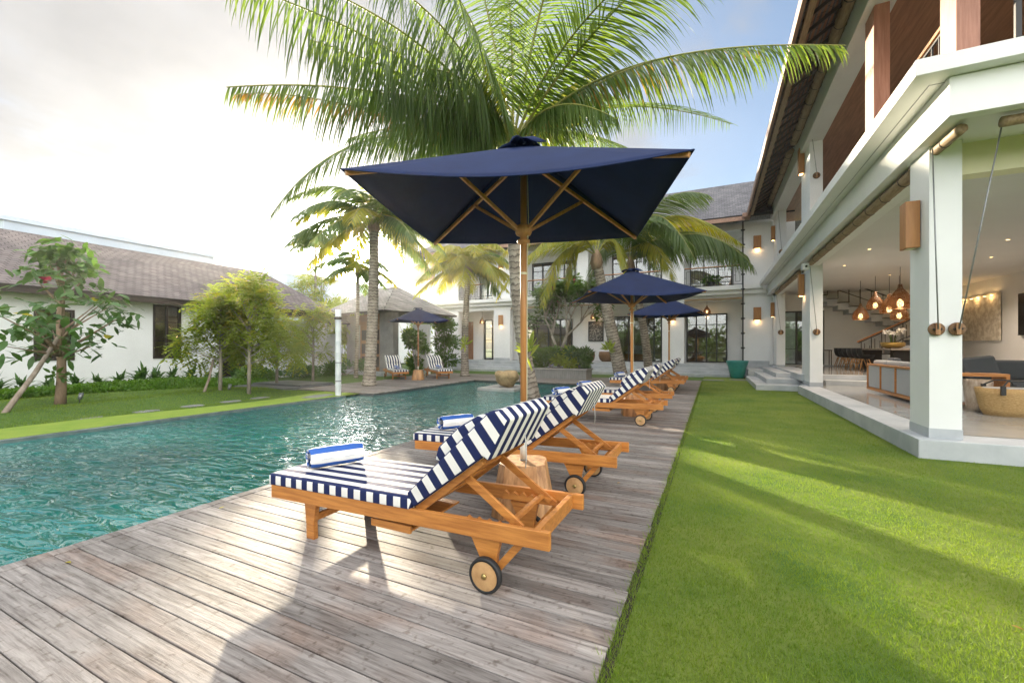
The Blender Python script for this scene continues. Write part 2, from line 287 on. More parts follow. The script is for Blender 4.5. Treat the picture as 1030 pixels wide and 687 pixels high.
# ---------------- mesh helpers ----------------
class MB:
    def __init__(s): s.v = []; s.f = []; s.uv = []; s.sm = []
    def add(s, vs, fs, uvs=None, smooth=False):
        o = len(s.v); s.v += [tuple(v) for v in vs]
        for i, f in enumerate(fs):
            s.f.append([a+o for a in f]); s.uv.append(uvs[i] if uvs else None); s.sm.append(smooth)
        return s
    def box(s, x0, x1, y0, y1, z0, z1):
        return s.add([(x0, y0, z0), (x1, y0, z0), (x1, y1, z0), (x0, y1, z0), (x0, y0, z1), (x1, y0, z1), (x1, y1, z1), (x0, y1, z1)],
                     [(0, 3, 2, 1), (4, 5, 6, 7), (0, 1, 5, 4), (1, 2, 6, 5), (2, 3, 7, 6), (3, 0, 4, 7)])
    def bar(s, a, b, w, h, up=(0, 0, 1), w2=None, h2=None):
        a = Vector(a); b = Vector(b); d = (b-a).normalized(); sd = d.cross(Vector(up))
        if sd.length < 1e-4: sd = d.cross(Vector((0, 1, 0)))
        sd.normalize(); u = sd.cross(d).normalized(); w2 = w2 or w; h2 = h2 or h; vs = []
        for p_, ww, hh in ((a, w, h), (b, w2, h2)):
            for i, j in ((-1, -1), (1, -1), (1, 1), (-1, 1)): vs.append(p_+sd*(i*ww/2)+u*(j*hh/2))
        return s.add(vs, [(0, 1, 2, 3), (7, 6, 5, 4), (0, 4, 5, 1), (1, 5, 6, 2), (2, 6, 7, 3), (3, 7, 4, 0)])
    def tube(s, pts, r, n=8, cap=True, uvlen=None):
        pts = [Vector(p_) for p_ in pts]; rs = r if isinstance(r, (list, tuple)) else [r]*len(pts)
        vs = []; ref = None; L = 0; ls = []
        for i, p_ in enumerate(pts):
            d = (pts[min(i+1, len(pts)-1)]-pts[max(i-1, 0)]).normalized()
            if ref is None: ref = Vector((0, 0, 1)) if abs(d.z) < .9 else Vector((1, 0, 0))
            a = d.cross(ref).normalized(); bb = a.cross(d).normalized(); ref = bb if abs(d.dot(bb)) < .9 else ref
            ref = -d.cross(a) if False else bb
            for k in range(n):
                t_ = 2*math.pi*k/n; vs.append(p_+a*math.cos(t_)*rs[i]+bb*math.sin(t_)*rs[i])
            if i: L += (p_-pts[i-1]).length
            ls.append(L)
        fs = []; uv = []
        for i in range(len(pts)-1):
            for k in range(n):
                k2 = (k+1) % n; fs.append((i*n+k, i*n+k2, (i+1)*n+k2, (i+1)*n+k))
                if uvlen: a0, a1 = ls[i]/uvlen, ls[i+1]/uvlen; uv.append([(a0, k/n), (a0, (k+1)/n), (a1, (k+1)/n), (a1, k/n)])
                else: uv.append(None)
        if cap: fs += [tuple(range(n))[::-1], tuple((len(pts)-1)*n+k for k in range(n))]; uv += [None, None]
        return s.add(vs, fs, uv, True)
    def lathe(s, prof, c=(0, 0, 0), n=20, ax='z', cap=True):
        vs = []
        for r_, h in prof:
            for k in range(n):
                t_ = 2*math.pi*k/n; x, y = r_*math.cos(t_), r_*math.sin(t_)
                if ax == 'z': q = (x, y, h)
                elif ax == 'y': q = (x, h, y)
                else: q = (h, x, y)
                vs.append((q[0]+c[0], q[1]+c[1], q[2]+c[2]))
        fs = [(i*n+k, i*n+(k+1) % n, (i+1)*n+(k+1) % n, (i+1)*n+k) for i in range(len(prof)-1) for k in range(n)]
        if cap: fs += [tuple(range(n))[::-1], tuple((len(prof)-1)*n+k for k in range(n))]
        else: fs += [((len(prof)-1)*n+k, (len(prof)-1)*n+(k+1) % n, (k+1) % n, k) for k in range(n)]
        return s.add(vs, fs, None, True)
    def quad(s, a, b, c, d, uv=None): return s.add([a, b, c, d], [(0, 1, 2, 3)], [uv] if uv else None)
    def build(s, name, mat, parent=None, bevel=0, seg=2, solid=0, loc=None, subd=0):
        me = bpy.data.meshes.new(name); me.from_pydata([tuple(v) for v in s.v], [], s.f)
        if any(u is not None for u in s.uv):
            ul = me.uv_layers.new(name='UVMap'); arr = []
            for f, u in zip(s.f, s.uv):
                for k in range(len(f)): arr += list(u[k]) if u else [0, 0]
            ul.data.foreach_set('uv', arr)
        me.polygons.foreach_set('use_smooth', s.sm)
        me.materials.append(mat); me.update()
        o = bpy.data.objects.new(name, me); COL.objects.link(o)
        if parent: o.parent = parent
        if loc: o.location = loc
        if bevel:
            bm_ = o.modifiers.new('b', 'BEVEL'); bm_.width = bevel; bm_.segments = seg; bm_.limit_method = 'ANGLE'; bm_.angle_limit = R(40)
        if solid: sm = o.modifiers.new('s', 'SOLIDIFY'); sm.thickness = solid; sm.offset = 0
        if subd: sd = o.modifiers.new('d', 'SUBSURF'); sd.levels = subd; sd.render_levels = subd
        return o
def fixn(o):
    bm = bmesh.new(); bm.from_mesh(o.data); bmesh.ops.recalc_face_normals(bm, faces=bm.faces); bm.to_mesh(o.data); bm.free(); return o
def tag(o, label, cat, group=None, kind=None):
    if label: o['label'] = label
    if cat: o['category'] = cat
    if group: o['group'] = group
    if kind: o['kind'] = kind
    return o
def empty(name, loc, rz=0, label=None, cat=None, group=None):
    o = bpy.data.objects.new(name, None); COL.objects.link(o); o.location = loc; o.rotation_euler = (0, 0, rz); o.empty_display_size = .2
    return tag(o, label, cat, group)
def copy_tree(o, parent=None):
    c = o.copy(); COL.objects.link(c); c.parent = parent
    for ch in list(o.children): copy_tree(ch, c)
    return c
def place(o, loc, rz, label): o.location = loc; o.rotation_euler = (0, 0, rz); o['label'] = label; return o
def bx(name, mat, parent, x0, x1, y0, y1, z0, z1, bevel=0): return MB().box(x0, x1, y0, y1, z0, z1).build(name, mat, parent, bevel)
def struct(o, label=None): o['kind'] = 'structure'; return o
def bez(a, b, c, n):
    a, b, c = Vector(a), Vector(b), Vector(c)
    return [a*(1-t)**2+b*2*t*(1-t)+c*t*t for t in (i/(n-1) for i in range(n))]

# ================= GROUND =================
POOL = (-10.25, -4.26, -6.0, 16.6)
g = MB()
X0, X1, Y0, Y1 = -400, 300, -150, 600
for a, b_, c, d_ in ((X0, POOL[0]-.1, Y0, Y1), (POOL[1]+.05, X1, Y0, Y1), (POOL[0]-.1, POOL[1]+.05, Y0, POOL[2]), (POOL[0]-.1, POOL[1]+.05, POOL[3], Y1)):
    g.quad((a, c, -.12), (b_, c, -.12), (b_, d_, -.12), (a, d_, -.12))
struct(g.build('ground', soilgrass))
struct(MB().quad((-10.4, -6.1, -.085), (-4.2, -6.1, -.085), (-4.2, 16.65, -.085), (-10.4, 16.65, -.085)).build('pool_water', water))
struct(MB().box(POOL[0]-.16, POOL[0]-.02, -6, 9.6, -.6, -.03).build('pool_coping', pm('wet_stone', (.16, .2, .19), (.1, .13, .13), 5, .25, .1)))
# lawn
LX0, LX1 = -.43, 30
lw = MB()
nx, ny = 60, 90
struct(MB().quad((LX0, -5, -.015), (LX1, -5, -.015), (LX1, 21.3, -.015), (LX0, 21.3, -.015)).quad((LX0, 21.3, -.015), (LX1, 21.3, -.015), (LX1, 25, -.015), (LX0, 25, -.015)).build('lawn', lawnm))
struct(MB().box(-.50, -.41, -3, 20.5, -.1, -.012).build('soil_strip', darkgap))
# left garden with a low bank
def gz(x, y):
    z = -.045
    z += .16*max(0, min(1, (-12.4-x)/.7)) * max(0, min(1, (10.5-y)/2))
    z += .03*math.sin(x*2.1+y*.7)*max(0, min(1, (-11.2-x)/1.5))
    return z
gm = MB(); nx, ny = 60, 70; xs = [-10.38-(22-10.38)*(i/nx) for i in range(nx+1)]; ys = [-6+21*(j/ny) for j in range(ny+1)]
gm.add([(x, y, gz(x, y)) for y in ys for x in xs], [(j*(nx+1)+i, (j+1)*(nx+1)+i, (j+1)*(nx+1)+i+1, j*(nx+1)+i+1) for j in range(ny) for i in range(nx)], None, True)
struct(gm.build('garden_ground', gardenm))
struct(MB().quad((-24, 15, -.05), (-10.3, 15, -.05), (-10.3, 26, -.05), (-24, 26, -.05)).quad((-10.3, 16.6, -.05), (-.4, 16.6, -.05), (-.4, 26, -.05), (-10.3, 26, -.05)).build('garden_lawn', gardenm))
stripm = pm('sun_tinted_turf', (.17, .27, .025), (.23, .31, .035), 3, .95, .8, 120, detail=8)  # sunlit look of the strip is put into this lighter yellow-green
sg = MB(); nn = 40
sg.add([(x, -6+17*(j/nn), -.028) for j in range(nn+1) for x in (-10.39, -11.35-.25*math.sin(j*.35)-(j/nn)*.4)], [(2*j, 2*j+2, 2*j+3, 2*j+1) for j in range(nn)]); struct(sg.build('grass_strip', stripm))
# decks
def deck(name, x0, x1, y0, y1, z=0, t=.03):
    mb = MB(); j = math.floor(y0/PW)
    while j*PW < y1:
        a, b_ = max(y0, j*PW+.0035), min(y1, (j+1)*PW-.0035)
        if b_-a > .02:
            dz = rnd.uniform(-.0015, .0015)
            mb.box(x0+rnd.uniform(-.004, .004), x1+rnd.uniform(-.006, .006), a, b_, z-t, z+dz)
        j += 1
    o = mb.build(name, deckm, None, .0025, 1); return struct(o)
deck('deck', -4.155, -.46, -2.5, 20.6)
struct(MB().box(-4.165, -.44, -2.5, 20.6, -.3, -.034).build('deck_bed', darkgap))
struct(fixn(MB().box(-4.27, -4.163, -2.5, 16.6, -.25, .004).build('deck_edge', deckm, None, .006)))
deck('terrace_deck', -14.3, -4.17, 16.62, 20.6, .0)
deck('pool_terrace', -13.6, -9.8, 10.25, 16.6, .0)
struct(MB().box(-14.28, -4.2, 16.65, 20.55, -.3, -.032).box(-13.58, -9.82, 10.28, 16.6, -.3, -.032).build('terrace_bed', slate))
# grey stepping slabs & stones
def slab_thing(x, y, w, l, rz, z, label, mat=pm('dull_flagstone', (.24, .245, .24), (.15, .155, .15), 4, .8, .1), grp='grey stepping stones by the pool'):
    mb = MB(); n = 9; vs = []
    for k in range(n):
        a = 2*math.pi*k/n; q = 1/max(abs(math.cos(a)), abs(math.sin(a)))**.75; vs.append((w/2*math.cos(a)*q, l/2*math.sin(a)*q))
    mb.add([(p_[0], p_[1], 0) for p_ in vs]+[(p_[0], p_[1], .04) for p_ in vs], [tuple(range(n, 2*n))]+[(k, (k+1) % n, n+(k+1) % n, n+k) for k in range(n)])
    o = mb.build('stepping_stone', mat, None, .006); o.location = (x, y, z); o.rotation_euler = (0, 0, rz)
    return tag(o, label, 'stepping stone', grp)
desc = ['at the left edge of the picture', 'left of the staked tree', 'just right of the staked tree', 'midway along the pool edge', 'facing the first feathery tree', 'near the feathery tree stem', 'just before the slate steps']
for (x, y), dsc in zip([(-12.0, 2.4), (-12.05, 3.3), (-12.1, 4.25), (-12.1, 5.3), (-12.15, 6.3), (-12.2, 7.3), (-12.3, 8.2)], desc):
    slab_thing(x, y, .38, .5, rnd.uniform(-.2, .2), -.078, 'flat grey stepping stone in the grass, ' + dsc)
slab_thing(-10.95, 9.15, .55, 1.1, .2, -.055, 'long pale stepping stone beside the bamboo pole')
slab_thing(-.0, 21.2, .9, .5, 0, -.04, 'pale grey paver in the lawn at the end of the deck')
slab_thing(1.1, 21.9, .9, .5, 0, -.04, 'pale grey paver in the lawn before the teal pot')
# slate steps by the pool terrace
st = empty('slate_steps', (-14.6, 10.5, 0), 0, 'wide dark slate steps beside the pool terrace', 'steps')
for i in range(3): bx('step', slate, st, -1.6+i*.0, 1.3-i*.1, -1.5+i*.75, 1.5, -.1, -.01+i*.055, .01)

shadewhite = pm('shaded_white_paint', (.50, .58, .66), (.45, .53, .61), 1, .8)  # bluish shade on the white blocks, put into their wall colour
# ================= LEFT GARDEN HOUSE =================
gh = empty('garden_house', (0, 0, 0), 0, 'long single storey white house with brown shingle roof on the left', 'house')
WX = -19.4
wins = [(5.55, 6.5, 1.04, 2.72), (8.70, 9.65, 1.04, 3.13), (1.5, 2.5, 1.04, 3.13)]
def wallx(name, mat, parent, x, th, y0, y1, z0, z1, holes):
    """wall on the plane x (thickness to -x) with rectangular holes (y0,y1,z0,z1)"""
    mb = MB(); hs_ = sorted(holes); y = y0
    for a, b_, c, d_ in hs_:
        mb.box(x-th, x, y, a, z0, z1)
        if c > z0: mb.box(x-th, x, a, b_, z0, c)
        if d_ < z1: mb.box(x-th, x, a, b_, d_, z1)
        y = b_
    mb.box(x-th, x, y, y1, z0, z1); return mb.build(name, mat, parent)
def wally(name, mat, parent, y, th, x0, x1, z0, z1, holes):
    mb = MB(); x = x0
    for a, b_, c, d_ in sorted(holes):
        mb.box(x, a, y, y+th, z0, z1)
        if c > z0: mb.box(a, b_, y, y+th, z0, c)
        if d_ < z1: mb.box(a, b_, y, y+th, d_, z1)
        x = b_
    mb.box(x, x1, y, y+th, z0, z1); return mb.build(name, mat, parent)
wallx('wall', white, gh, WX, .25, -8, 11.2, -.1, 3.35, wins)
for a, b_, c, d_ in wins:
    f = MB(); w = .07
    f.box(WX-.12, WX+.03, a, a+w, c, d_).box(WX-.12, WX+.03, b_-w, b_, c, d_).box(WX-.12, WX+.03, a+w, b_-w, c, c+w).box(WX-.12, WX+.03, a+w, b_-w, d_-w, d_)
    mdl = (a+b_)/2; f.box(WX-.1, WX+.01, mdl-.03, mdl+.03, c+w, d_-w)
    for q in (.33, .68): f.box(WX-.08, WX+.0, a+w, mdl-.03, c+(d_-c)*q-.012, c+(d_-c)*q+.012).box(WX-.08, WX+.0, mdl+.03, b_-w, c+(d_-c)*q-.012, c+(d_-c)*q+.012)
    fo = f.build('window', darkframe, gh, .004)
    MB().box(WX-.06, WX-.05, a+w, b_-w, c+w, d_-w).build('pane', glass, fo)
    cu = MB(); cu.box(WX-.24, WX-.2, mdl+.1, b_-.02, c, d_-.03); cu.build('curtain', curtain, fo)
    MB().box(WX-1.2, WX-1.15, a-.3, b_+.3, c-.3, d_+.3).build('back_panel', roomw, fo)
# link wing further back
wallx('end_wall', white, gh, -20.2, .25, 11.2, 17.5, -.1, 2.9, [(11.6, 12.9, -.1, 2.2)])
MB().box(-20.6, -20.5, 11.5, 13, -.1, 2.3).build('door', darkframe, gh)
bx('doorstep', grey_stone, gh, -20.0, -19.0, 11.3, 13.2, -.1, .12, .01)
def roofplane(mb, a, b_, c, d_, ulen, vlen):
    mb.quad(a, b_, c, d_, [(0, 0), (ulen, 0), (ulen, vlen), (0, vlen)])
rf = MB()
e0, e1, r0, r1 = (-18.75, -8, 3.30), (-18.75, 17.0, 3.30), (-22.6, -8, 5.6), (-22.6, 15.2, 5.6)
roofplane(rf, e0, e1, r1, r0, 20, 4.5)
roofplane(rf, (-18.75, 17.0, 3.30), (-26.4, 17.0, 3.3), (-22.6, 15.2, 5.6), (-22.6, 15.2, 5.6), 6, 3)
roofplane(rf, (-26.4, -8, 3.3), (-26.4, 17.0, 3.3), r1, r0, 20, 4.5)
# lower roof running on behind the feathery trees
roofplane(rf, (-20.0, 16.4, 2.9), (-20.0, 20.4, 2.9), (-22.8, 18.4, 4.5), (-22.8, 15.0, 4.5), 4, 3.4)
roofplane(rf, (-20.0, 20.4, 2.9), (-26, 20.4, 2.9), (-22.8, 18.4, 4.5), (-22.8, 18.4, 4.5), 6.3, 3.4)
rf.build('roof', shingle, gh, solid=.10)
bx('fascia', darkframe, gh, -18.86, -18.78, -8, 17.0, 3.12, 3.27)
MB().quad((-18.8, -8, 3.2), (-18.8, 16.9, 3.2), (-19.5, 16.9, 3.3), (-19.5, -8, 3.3)).quad((-19.5, 11.2, 3.05), (-20.2, 11.2, 3.05), (-20.2, 16.9, 3.05), (-19.5, 16.9, 3.05)).build('soffit', fasciaw, gh)
# white box buildings behind
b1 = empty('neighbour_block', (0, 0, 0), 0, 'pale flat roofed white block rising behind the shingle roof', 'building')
bx('wall', shadewhite, b1, -36, -28, 7.1, 15.7, 0, 7.05); bx('parapet', shadewhite, b1, -36.1, -27.9, 7.0, 15.8, 7.05, 7.25)
b2 = empty('far_house', (0, 0, 0), 0, 'low white flat roofed house beyond the feathery trees', 'building')
bx('wall', shadewhite, b2, -46, -32.5, 24, 36, 0, 7.7); bx('parapet', white2, b2, -46.1, -32.4, 23.9, 36.1, 7.7, 7.95)
b4 = empty('far_wall_house', (0, 0, 0), 0, 'white flat house in the haze under the sun', 'building')
bx('wall', white, b4, -31, -27, 27, 37, 0, 5.8); bx('parapet', white2, b4, -31.1, -26.9, 26.9, 37.1, 5.8, 6.0)
b3 = empty('tiled_house', (0, 0, 0), 0, 'house with an orange tiled roof beyond the pavilion', 'building')
bx('wall', white, b3, -41, -34.5, 47, 55, 0, 10.6)
rm = MB(); roofplane(rm, (-42, 46, 10.5), (-33.5, 46, 10.5), (-35, 50, 13.6), (-39, 50, 13.6), 10, 5); roofplane(rm, (-33.5, 46, 10.5), (-33.5, 56, 10.5), (-35, 52, 13.6), (-35, 50, 13.6), 10, 4)
rm.build('roof', brick_or, b3, solid=.12)
# pavilion gate with grey roof and carved doors
pv = empty('pavilion', (-18.1, 18.6, 0), R(-12), 'small grey roofed entrance pavilion with carved timber double door', 'pavilion')
bx('wall', paving, pv, -2.3, -1.05, 0, .35, 0, 3.4); bx('wall', paving, pv, 1.05, 2.3, 0, .35, 0, 3.4); bx('lintel', slatew, pv, -1.05, 1.05, .05, .3, 2.8, 3.4)
for s_ in (-1, 1): 
    dd = bx('door', slatew, pv, min(s_*.03, s_*1.03), max(s_*.03, s_*1.03), .12, .2, .05, 2.78, .01)
    for zz in (.35, 1.1, 1.9):
        MB().box(min(s_*.2, s_*.85), max(s_*.2, s_*.85), .085, .118, zz, zz+.6).build('door_panel', darkframe, dd, .01)
bx('carving', fasciaw, pv, -.7, .7, -.04, .03, 3.0, 3.3, .02)
rm = MB(); Wd, Dp, hz = 3.4, 3.0, 5.05
for A_ in (((-Wd, -1.4, 3.35), (Wd, -1.4, 3.35), (.9, 1.2, hz), (-.9, 1.2, hz)), ((Wd, -1.4, 3.35), (Wd, 3.8, 3.35), (.9, 1.2, hz), (.9, 1.2, hz)), ((-Wd, 3.8, 3.35), (-Wd, -1.4, 3.35), (-.9, 1.2, hz), (-.9, 1.2, hz)), ((Wd, 3.8, 3.35), (-Wd, 3.8, 3.35), (-.9, 1.2, hz), (.9, 1.2, hz))):
    roofplane(rm, *A_, 6, 3)
rm.build('roof', shinglemat('pale_grey_shingles', (.33, .32, .30), (.23, .22, .21), 0, .2, .25), pv, solid=.1)
bx('plinth', grey_stone, pv, -2.6, 2.6, -.9, .4, -.1, .12, .01)
# white boundary walls beside the pavilion
bw = empty('boundary_wall', (0, 0, 0), 0, 'plain white garden wall between pavilion and villa', 'wall')
bx('wall_panel', white, bw, -15.7, -14.6, 19.6, 19.8, -.1, 2.8); bx('wall_panel', white, bw, -27, -20.6, 18.7, 18.9, -.1, 2.3)

# ================= REAR WING OF THE VILLA =================
vr = empty('villa_rear_wing', (0, 0, 0), 0, 'two storey white villa wing with loggias and balconies across the end of the pool', 'villa')
FY, BY = 25.3, 27.3
xl, xr = -18.3, 2.75
# steps along the front
for i in range(4): bx('step', grey_stone, vr, -18.4, 1.55, 23.7+i*.33, 25.0, -.05, .12+.145*i if i < 3 else .6, .008)
bx('terrace_floor', grey_stone, vr, -18.4, 6, 25.0, 33, -.05, .598)
ga = [(-16.25, -13.43, .6, 4.0), (-12.2, -7.82, .6, 4.0), (-7.4, -2.62, .6, 4.0), (-1.47, 1.42, .6, 4.0)]
wally('wall', white, vr, FY, .4, xl, 2.75, .6, 4.45, [(-16.25, -13.43, .6, 4.0), (-12.2, -2.62, .6, 4.0), (-1.47, 1.42, .6, 4.0)])
bx('skirting', grey_stone, vr, -18.33, -16.27, 25.27, 25.299, .6, .78); bx('skirting', grey_stone, vr, -13.4, -12.22, 25.27, 25.299, .6, .78); bx('skirting', grey_stone, vr, 1.43, 2.6, 25.27, 25.299, .6, .78)
dbig = (-5.86, -2.83, .6, 3.45)
wally('inner_wall', white, vr, BY, .2, xl, 4, .6, 4.45, [(-15.35, -14.5, .6, 3.5), (-11.9, -8.5, .6, 3.4), dbig, (-1.45, .72, .6, 3.44)])
bx('loggia_ceiling', ceilm, vr, xl, 2.6, 25.7, 27.3, 4.15, 4.2)
bx('side_wall', white, vr, xl, xl+.3, 25.7, 32, .6, 7.9)
bx('blind', bamboo, vr, -12.1, -2.7, 25.2, 25.29, 4.02, 4.12)
bx('blind', bamboo, vr, -1.45, 1.4, 25.2, 25.29, 4.02, 4.12)
for a in (-18.3,): pass
bx('balcony_slab', white2, vr, -18.55, 2.3, 24.85, 26.0, 4.5, 4.72, .006)
bx('slab_moulding', white2, vr, -18.45, 2.42, 25.05, 25.3, 4.28, 4.498, .006)
bx('upper_floor', white2, vr, xl, 6, 26.0, 32, 4.46, 4.74)
wally('upper_wall', white, vr, FY, .4, xl, 2.75, 4.74, 7.95, [(-16.25, -13.47, 4.75, 7.7), (-12.2, -7.6, 4.75, 7.7), (-6.9, -2.62, 4.75, 7.7), (-1.47, 1.39, 4.75, 7.7)])
wally('upper_inner_wall', white, vr, BY, .2, xl, 4, 4.74, 8.6, [(-15.6, -14.3, 4.75, 7.3), (-11.4, -8.3, 4.75, 7.3), (-5.86, -2.83, 4.75, 7.4), (-1.25, 1.0, 4.75, 7.3)])
bx('upper_ceiling', ceilm, vr, xl, 2.6, 25.7, 27.3, 7.72, 7.78)
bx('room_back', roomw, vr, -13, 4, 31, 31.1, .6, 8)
bx('room_floor', marble, vr, -13, 4, 27.5, 31, .6, .61)
bx('room_ceiling', ceilm, vr, -13, 4, 27.5, 31, 4.3, 4.4)
def door_y(name, parent, x0, x1, z0, z1, y, cols, rows, mat=dark, w=.07):
    f = MB(); f.box(x0, x0+w, y-.05, y+.06, z0, z1).box(x1-w, x1, y-.05, y+.06, z0, z1).box(x0+w, x1-w, y-.05, y+.06, z1-w, z1).box(x0+w, x1-w, y-.05, y+.06, z0, z0+w)
    for c in range(1, cols):
        xx = x0+(x1-x0)*c/cols; f.box(xx-.035, xx+.035, y-.04, y+.05, z0+w, z1-w)
    for r_ in rows:
        for c in range(cols):
            a = x0+(x1-x0)*c/cols+.036; b_ = x0+(x1-x0)*(c+1)/cols-.036
            f.box(a, b_, y-.02, y+.03, z0+(z1-z0)*r_-.015, z0+(z1-z0)*r_+.015)
    fo = f.build(name, mat, parent)
    MB().box(x0+w, x1-w, y+.035, y+.041, z0+w, z1-w).build('pane', glass, fo)
    return fo
door_y('glass_door', vr, -1.45, .72, .6, 3.44, BY-.08, 4, (.2, .78))
door_y('glass_door', vr, -3.75, -2.83, .6, 3.45, BY-.08, 2, (.2, .5, .78))
door_y('door_frame', vr, -5.86, -3.78, .6, 3.45, BY-.08, 2, (.8,), darkframe)
door_y('glass_door', vr, -11.9, -8.5, .6, 3.4, BY-.08, 4, (.2, .78))
door_y('glass_door', vr, -15.2, -14.5, .6, 3.5, BY-.08, 1, (.2, .5, .78)); bx('timber_door', slatew, vr, -16.6, -16.2, BY-.1, BY-.02, .6, 3.4)
door_y('upper_glass_door', vr, -5.86, -2.83, 4.75, 7.4, BY-.08, 4, (.2, .78)); door_y('upper_glass_door', vr, -1.25, 1.0, 4.75, 7.3, BY-.08, 3, (.2, .78))
door_y('upper_glass_door', vr, -15.6, -14.3, 4.75, 7.3, BY-.08, 2, (.2, .78)); door_y('upper_glass_door', vr, -11.4, -8.3, 4.75, 7.3, BY-.08, 4, (.2, .78))
bx('curtain', curtain, vr, -5.7, -5.2, 27.7, 27.8, .62, 3.6); bx('curtain', curtain, vr, -1.1, -.6, 27.7, 27.8, 4.8, 7.4)
# balcony railings with rectangular pattern
def railing_x(parent, x0, x1, y, z0, h, name='balcony_railing'):
    f = MB(); f.bar((x0, y, z0+h-.06), (x1, y, z0+h-.06), .03, .03).bar((x0, y, z0+.08), (x1, y, z0+.08), .03, .03)
    n_ = max(2, round((x1-x0)/.42)); dx = (x1-x0)/n_
    for i in range(n_+1): f.bar((x0+i*dx, y, z0), (x0+i*dx, y, z0+h-.06), .022, .022)
    for i in range(n_):
        a = x0+i*dx+dx*.25; b_ = x0+(i+1)*dx-dx*.25; za, zb = z0+.22, z0+h-.2
        for p_, q_ in (((a, za), (a, zb)), ((b_, za), (b_, zb)), ((a, za), (b_, za)), ((a, zb), (b_, zb)), ((a-.25*dx, (za+zb)/2), (a, (za+zb)/2))): f.bar((p_[0], y, p_[1]), (q_[0], y, q_[1]), .018, .018)
    o = f.build(name, dark, parent)
    MB().box(x0, x1, y-.03, y+.03, z0+h-.04, z0+h).build('handrail', teak, o, .005)
    return o
railing_x(vr, -1.45, 1.37, 25.35, 4.75, 1.1); railing_x(vr, -16.2, -13.5, 25.35, 4.75, 1.1); railing_x(vr, -12.2, -7.6, 25.35, 4.75, 1.1); railing_x(vr, -6.9, -2.7, 25.35, 4.75, 1.1)
rm = MB()
roofplane(rm, (-19.2, 23.9, 8.0), (3.5, 23.9, 8.0), (3.5, 28.6, 11.2), (-15.5, 28.6, 11.2), 22, 5.7)
roofplane(rm, (-19.2, 33, 8.0), (-19.2, 23.9, 8.0), (-15.5, 28.6, 11.2), (-15.5, 28.6, 11.2), 9, 5.7)
roofplane(rm, (8, 33, 8.0), (-19.2, 33, 8.0), (-15.5, 28.6, 11.2), (8, 28.6, 11.2), 22, 5.7)
rm.build('roof', shingle_g, vr, solid=.14)
MB().quad((-19, 24.1, 7.99), (3, 24.1, 7.99), (3, 25.5, 8.4), (-19, 25.5, 8.4)).build('eave_soffit', brownceil, vr, solid=.02)
bx('gutter_board', fasciaw, vr, -19.2, 1.4, 23.84, 23.92, 7.78, 7.98)
bx('sign_plate', signg, vr, -17.68, -17.1, 25.26, 25.297, 2.78, 2.98)
# emergency sign legend: white pictogram strip
bx('bench', teak, vr, -5.3, -4.0, 28.4, 29.3, .62, 1.05, .02); bx('bench_cushion', fabric_lt, vr, -5.25, -4.05, 28.45, 29.25, 1.06, 1.25, .04)
bx('bed_back', fabric_lt, vr, -5.25, -4.05, 29.2, 29.4, 1.26, 1.6, .05)
# framed picture on loggia wall
pf = empty('framed_picture', (-6.92, 27.27, 2.53), 0, 'black framed picture on the white loggia wall', 'picture')
fm = MB(); fm.box(-.5, .5, -.04, 0, -.65, -.58).box(-.5, .5, -.04, 0, .58, .65).box(-.5, -.43, -.04, 0, -.58, .58).box(.43, .5, -.04, 0, -.58, .58); fm.build('frame', dark, pf)
bx('print', glassbox, pf, -.43, .43, -.02, -.01, -.58, .58)
# rattan pod chairs on the far terrace
def podchair(loc, r, label):
    e_ = empty('rattan_chair', loc, 0, label, 'chair', 'round rattan chairs on the far terrace')
    f = MB(); f.lathe([(r*.55, 0), (r*.85, .12), (r, .38), (r*.92, .62), (r*.86, .62), (r*.9, .36), (r*.5, .2)], n=24); f.build('shell', rattan, e_)
    MB().lathe([(r*.2, .22), (r*.7, .24), (r*.72, .32), (r*.2, .36)], n=20).build('cushion', fabric_lt, e_)
podchair((-6.0, 26.3, .6), .5, 'large round brown rattan chair on the far terrace'); podchair((-7.05, 26.1, .6), .36, 'smaller round rattan chair behind the planter shrubs')
# downpipe chain pole
dp = empty('rain_chain', (1.36, 24.5, 0), 0, 'tall black rain chain pole standing at the teal pot', 'rain chain')
MB().tube([(0, 0, .5), (0, 0, 7.9)], .035, 8).build('pole', dark, dp)
for i in range(9): MB().lathe([(.04, 0), (.1, .03), (.1, .07), (.05, .09)], (0, 0, 1.9+i*.75-.5), 10).build('cup', dark, dp)

# ================= RIGHT WING =================
vv = empty('villa_side_wing', (0, 0, 0), 0, 'two storey white villa wing with open living room along the lawn', 'villa')
PX = 2.64
fl_ = MB(); fl_.box(2.47, 14, 7.42, 16.3, -.1, .235); fl_.build('plinth', grey_stone, vv, .01)
struct_floor = MB().quad((3.0, 8.0, .24), (13.9, 8.0, .24), (13.9, 17.1, .24), (3.0, 17.1, .24)).build('floor', marble, vv)
bx('plinth', grey_stone, vv, 2.62, 14, 16.31, 17.0, -.1, .233)
bx('dais', grey_stone, vv, 3.3, 14, 16.75, 17.2, .2, .40, .008); bx('dais', grey_stone, vv, 3.28, 14, 17.21, 26.2, .2, .558, .008)
bx('dais_floor', marble, vv, 3.4, 13.9, 17.4, 26, .559, .566)
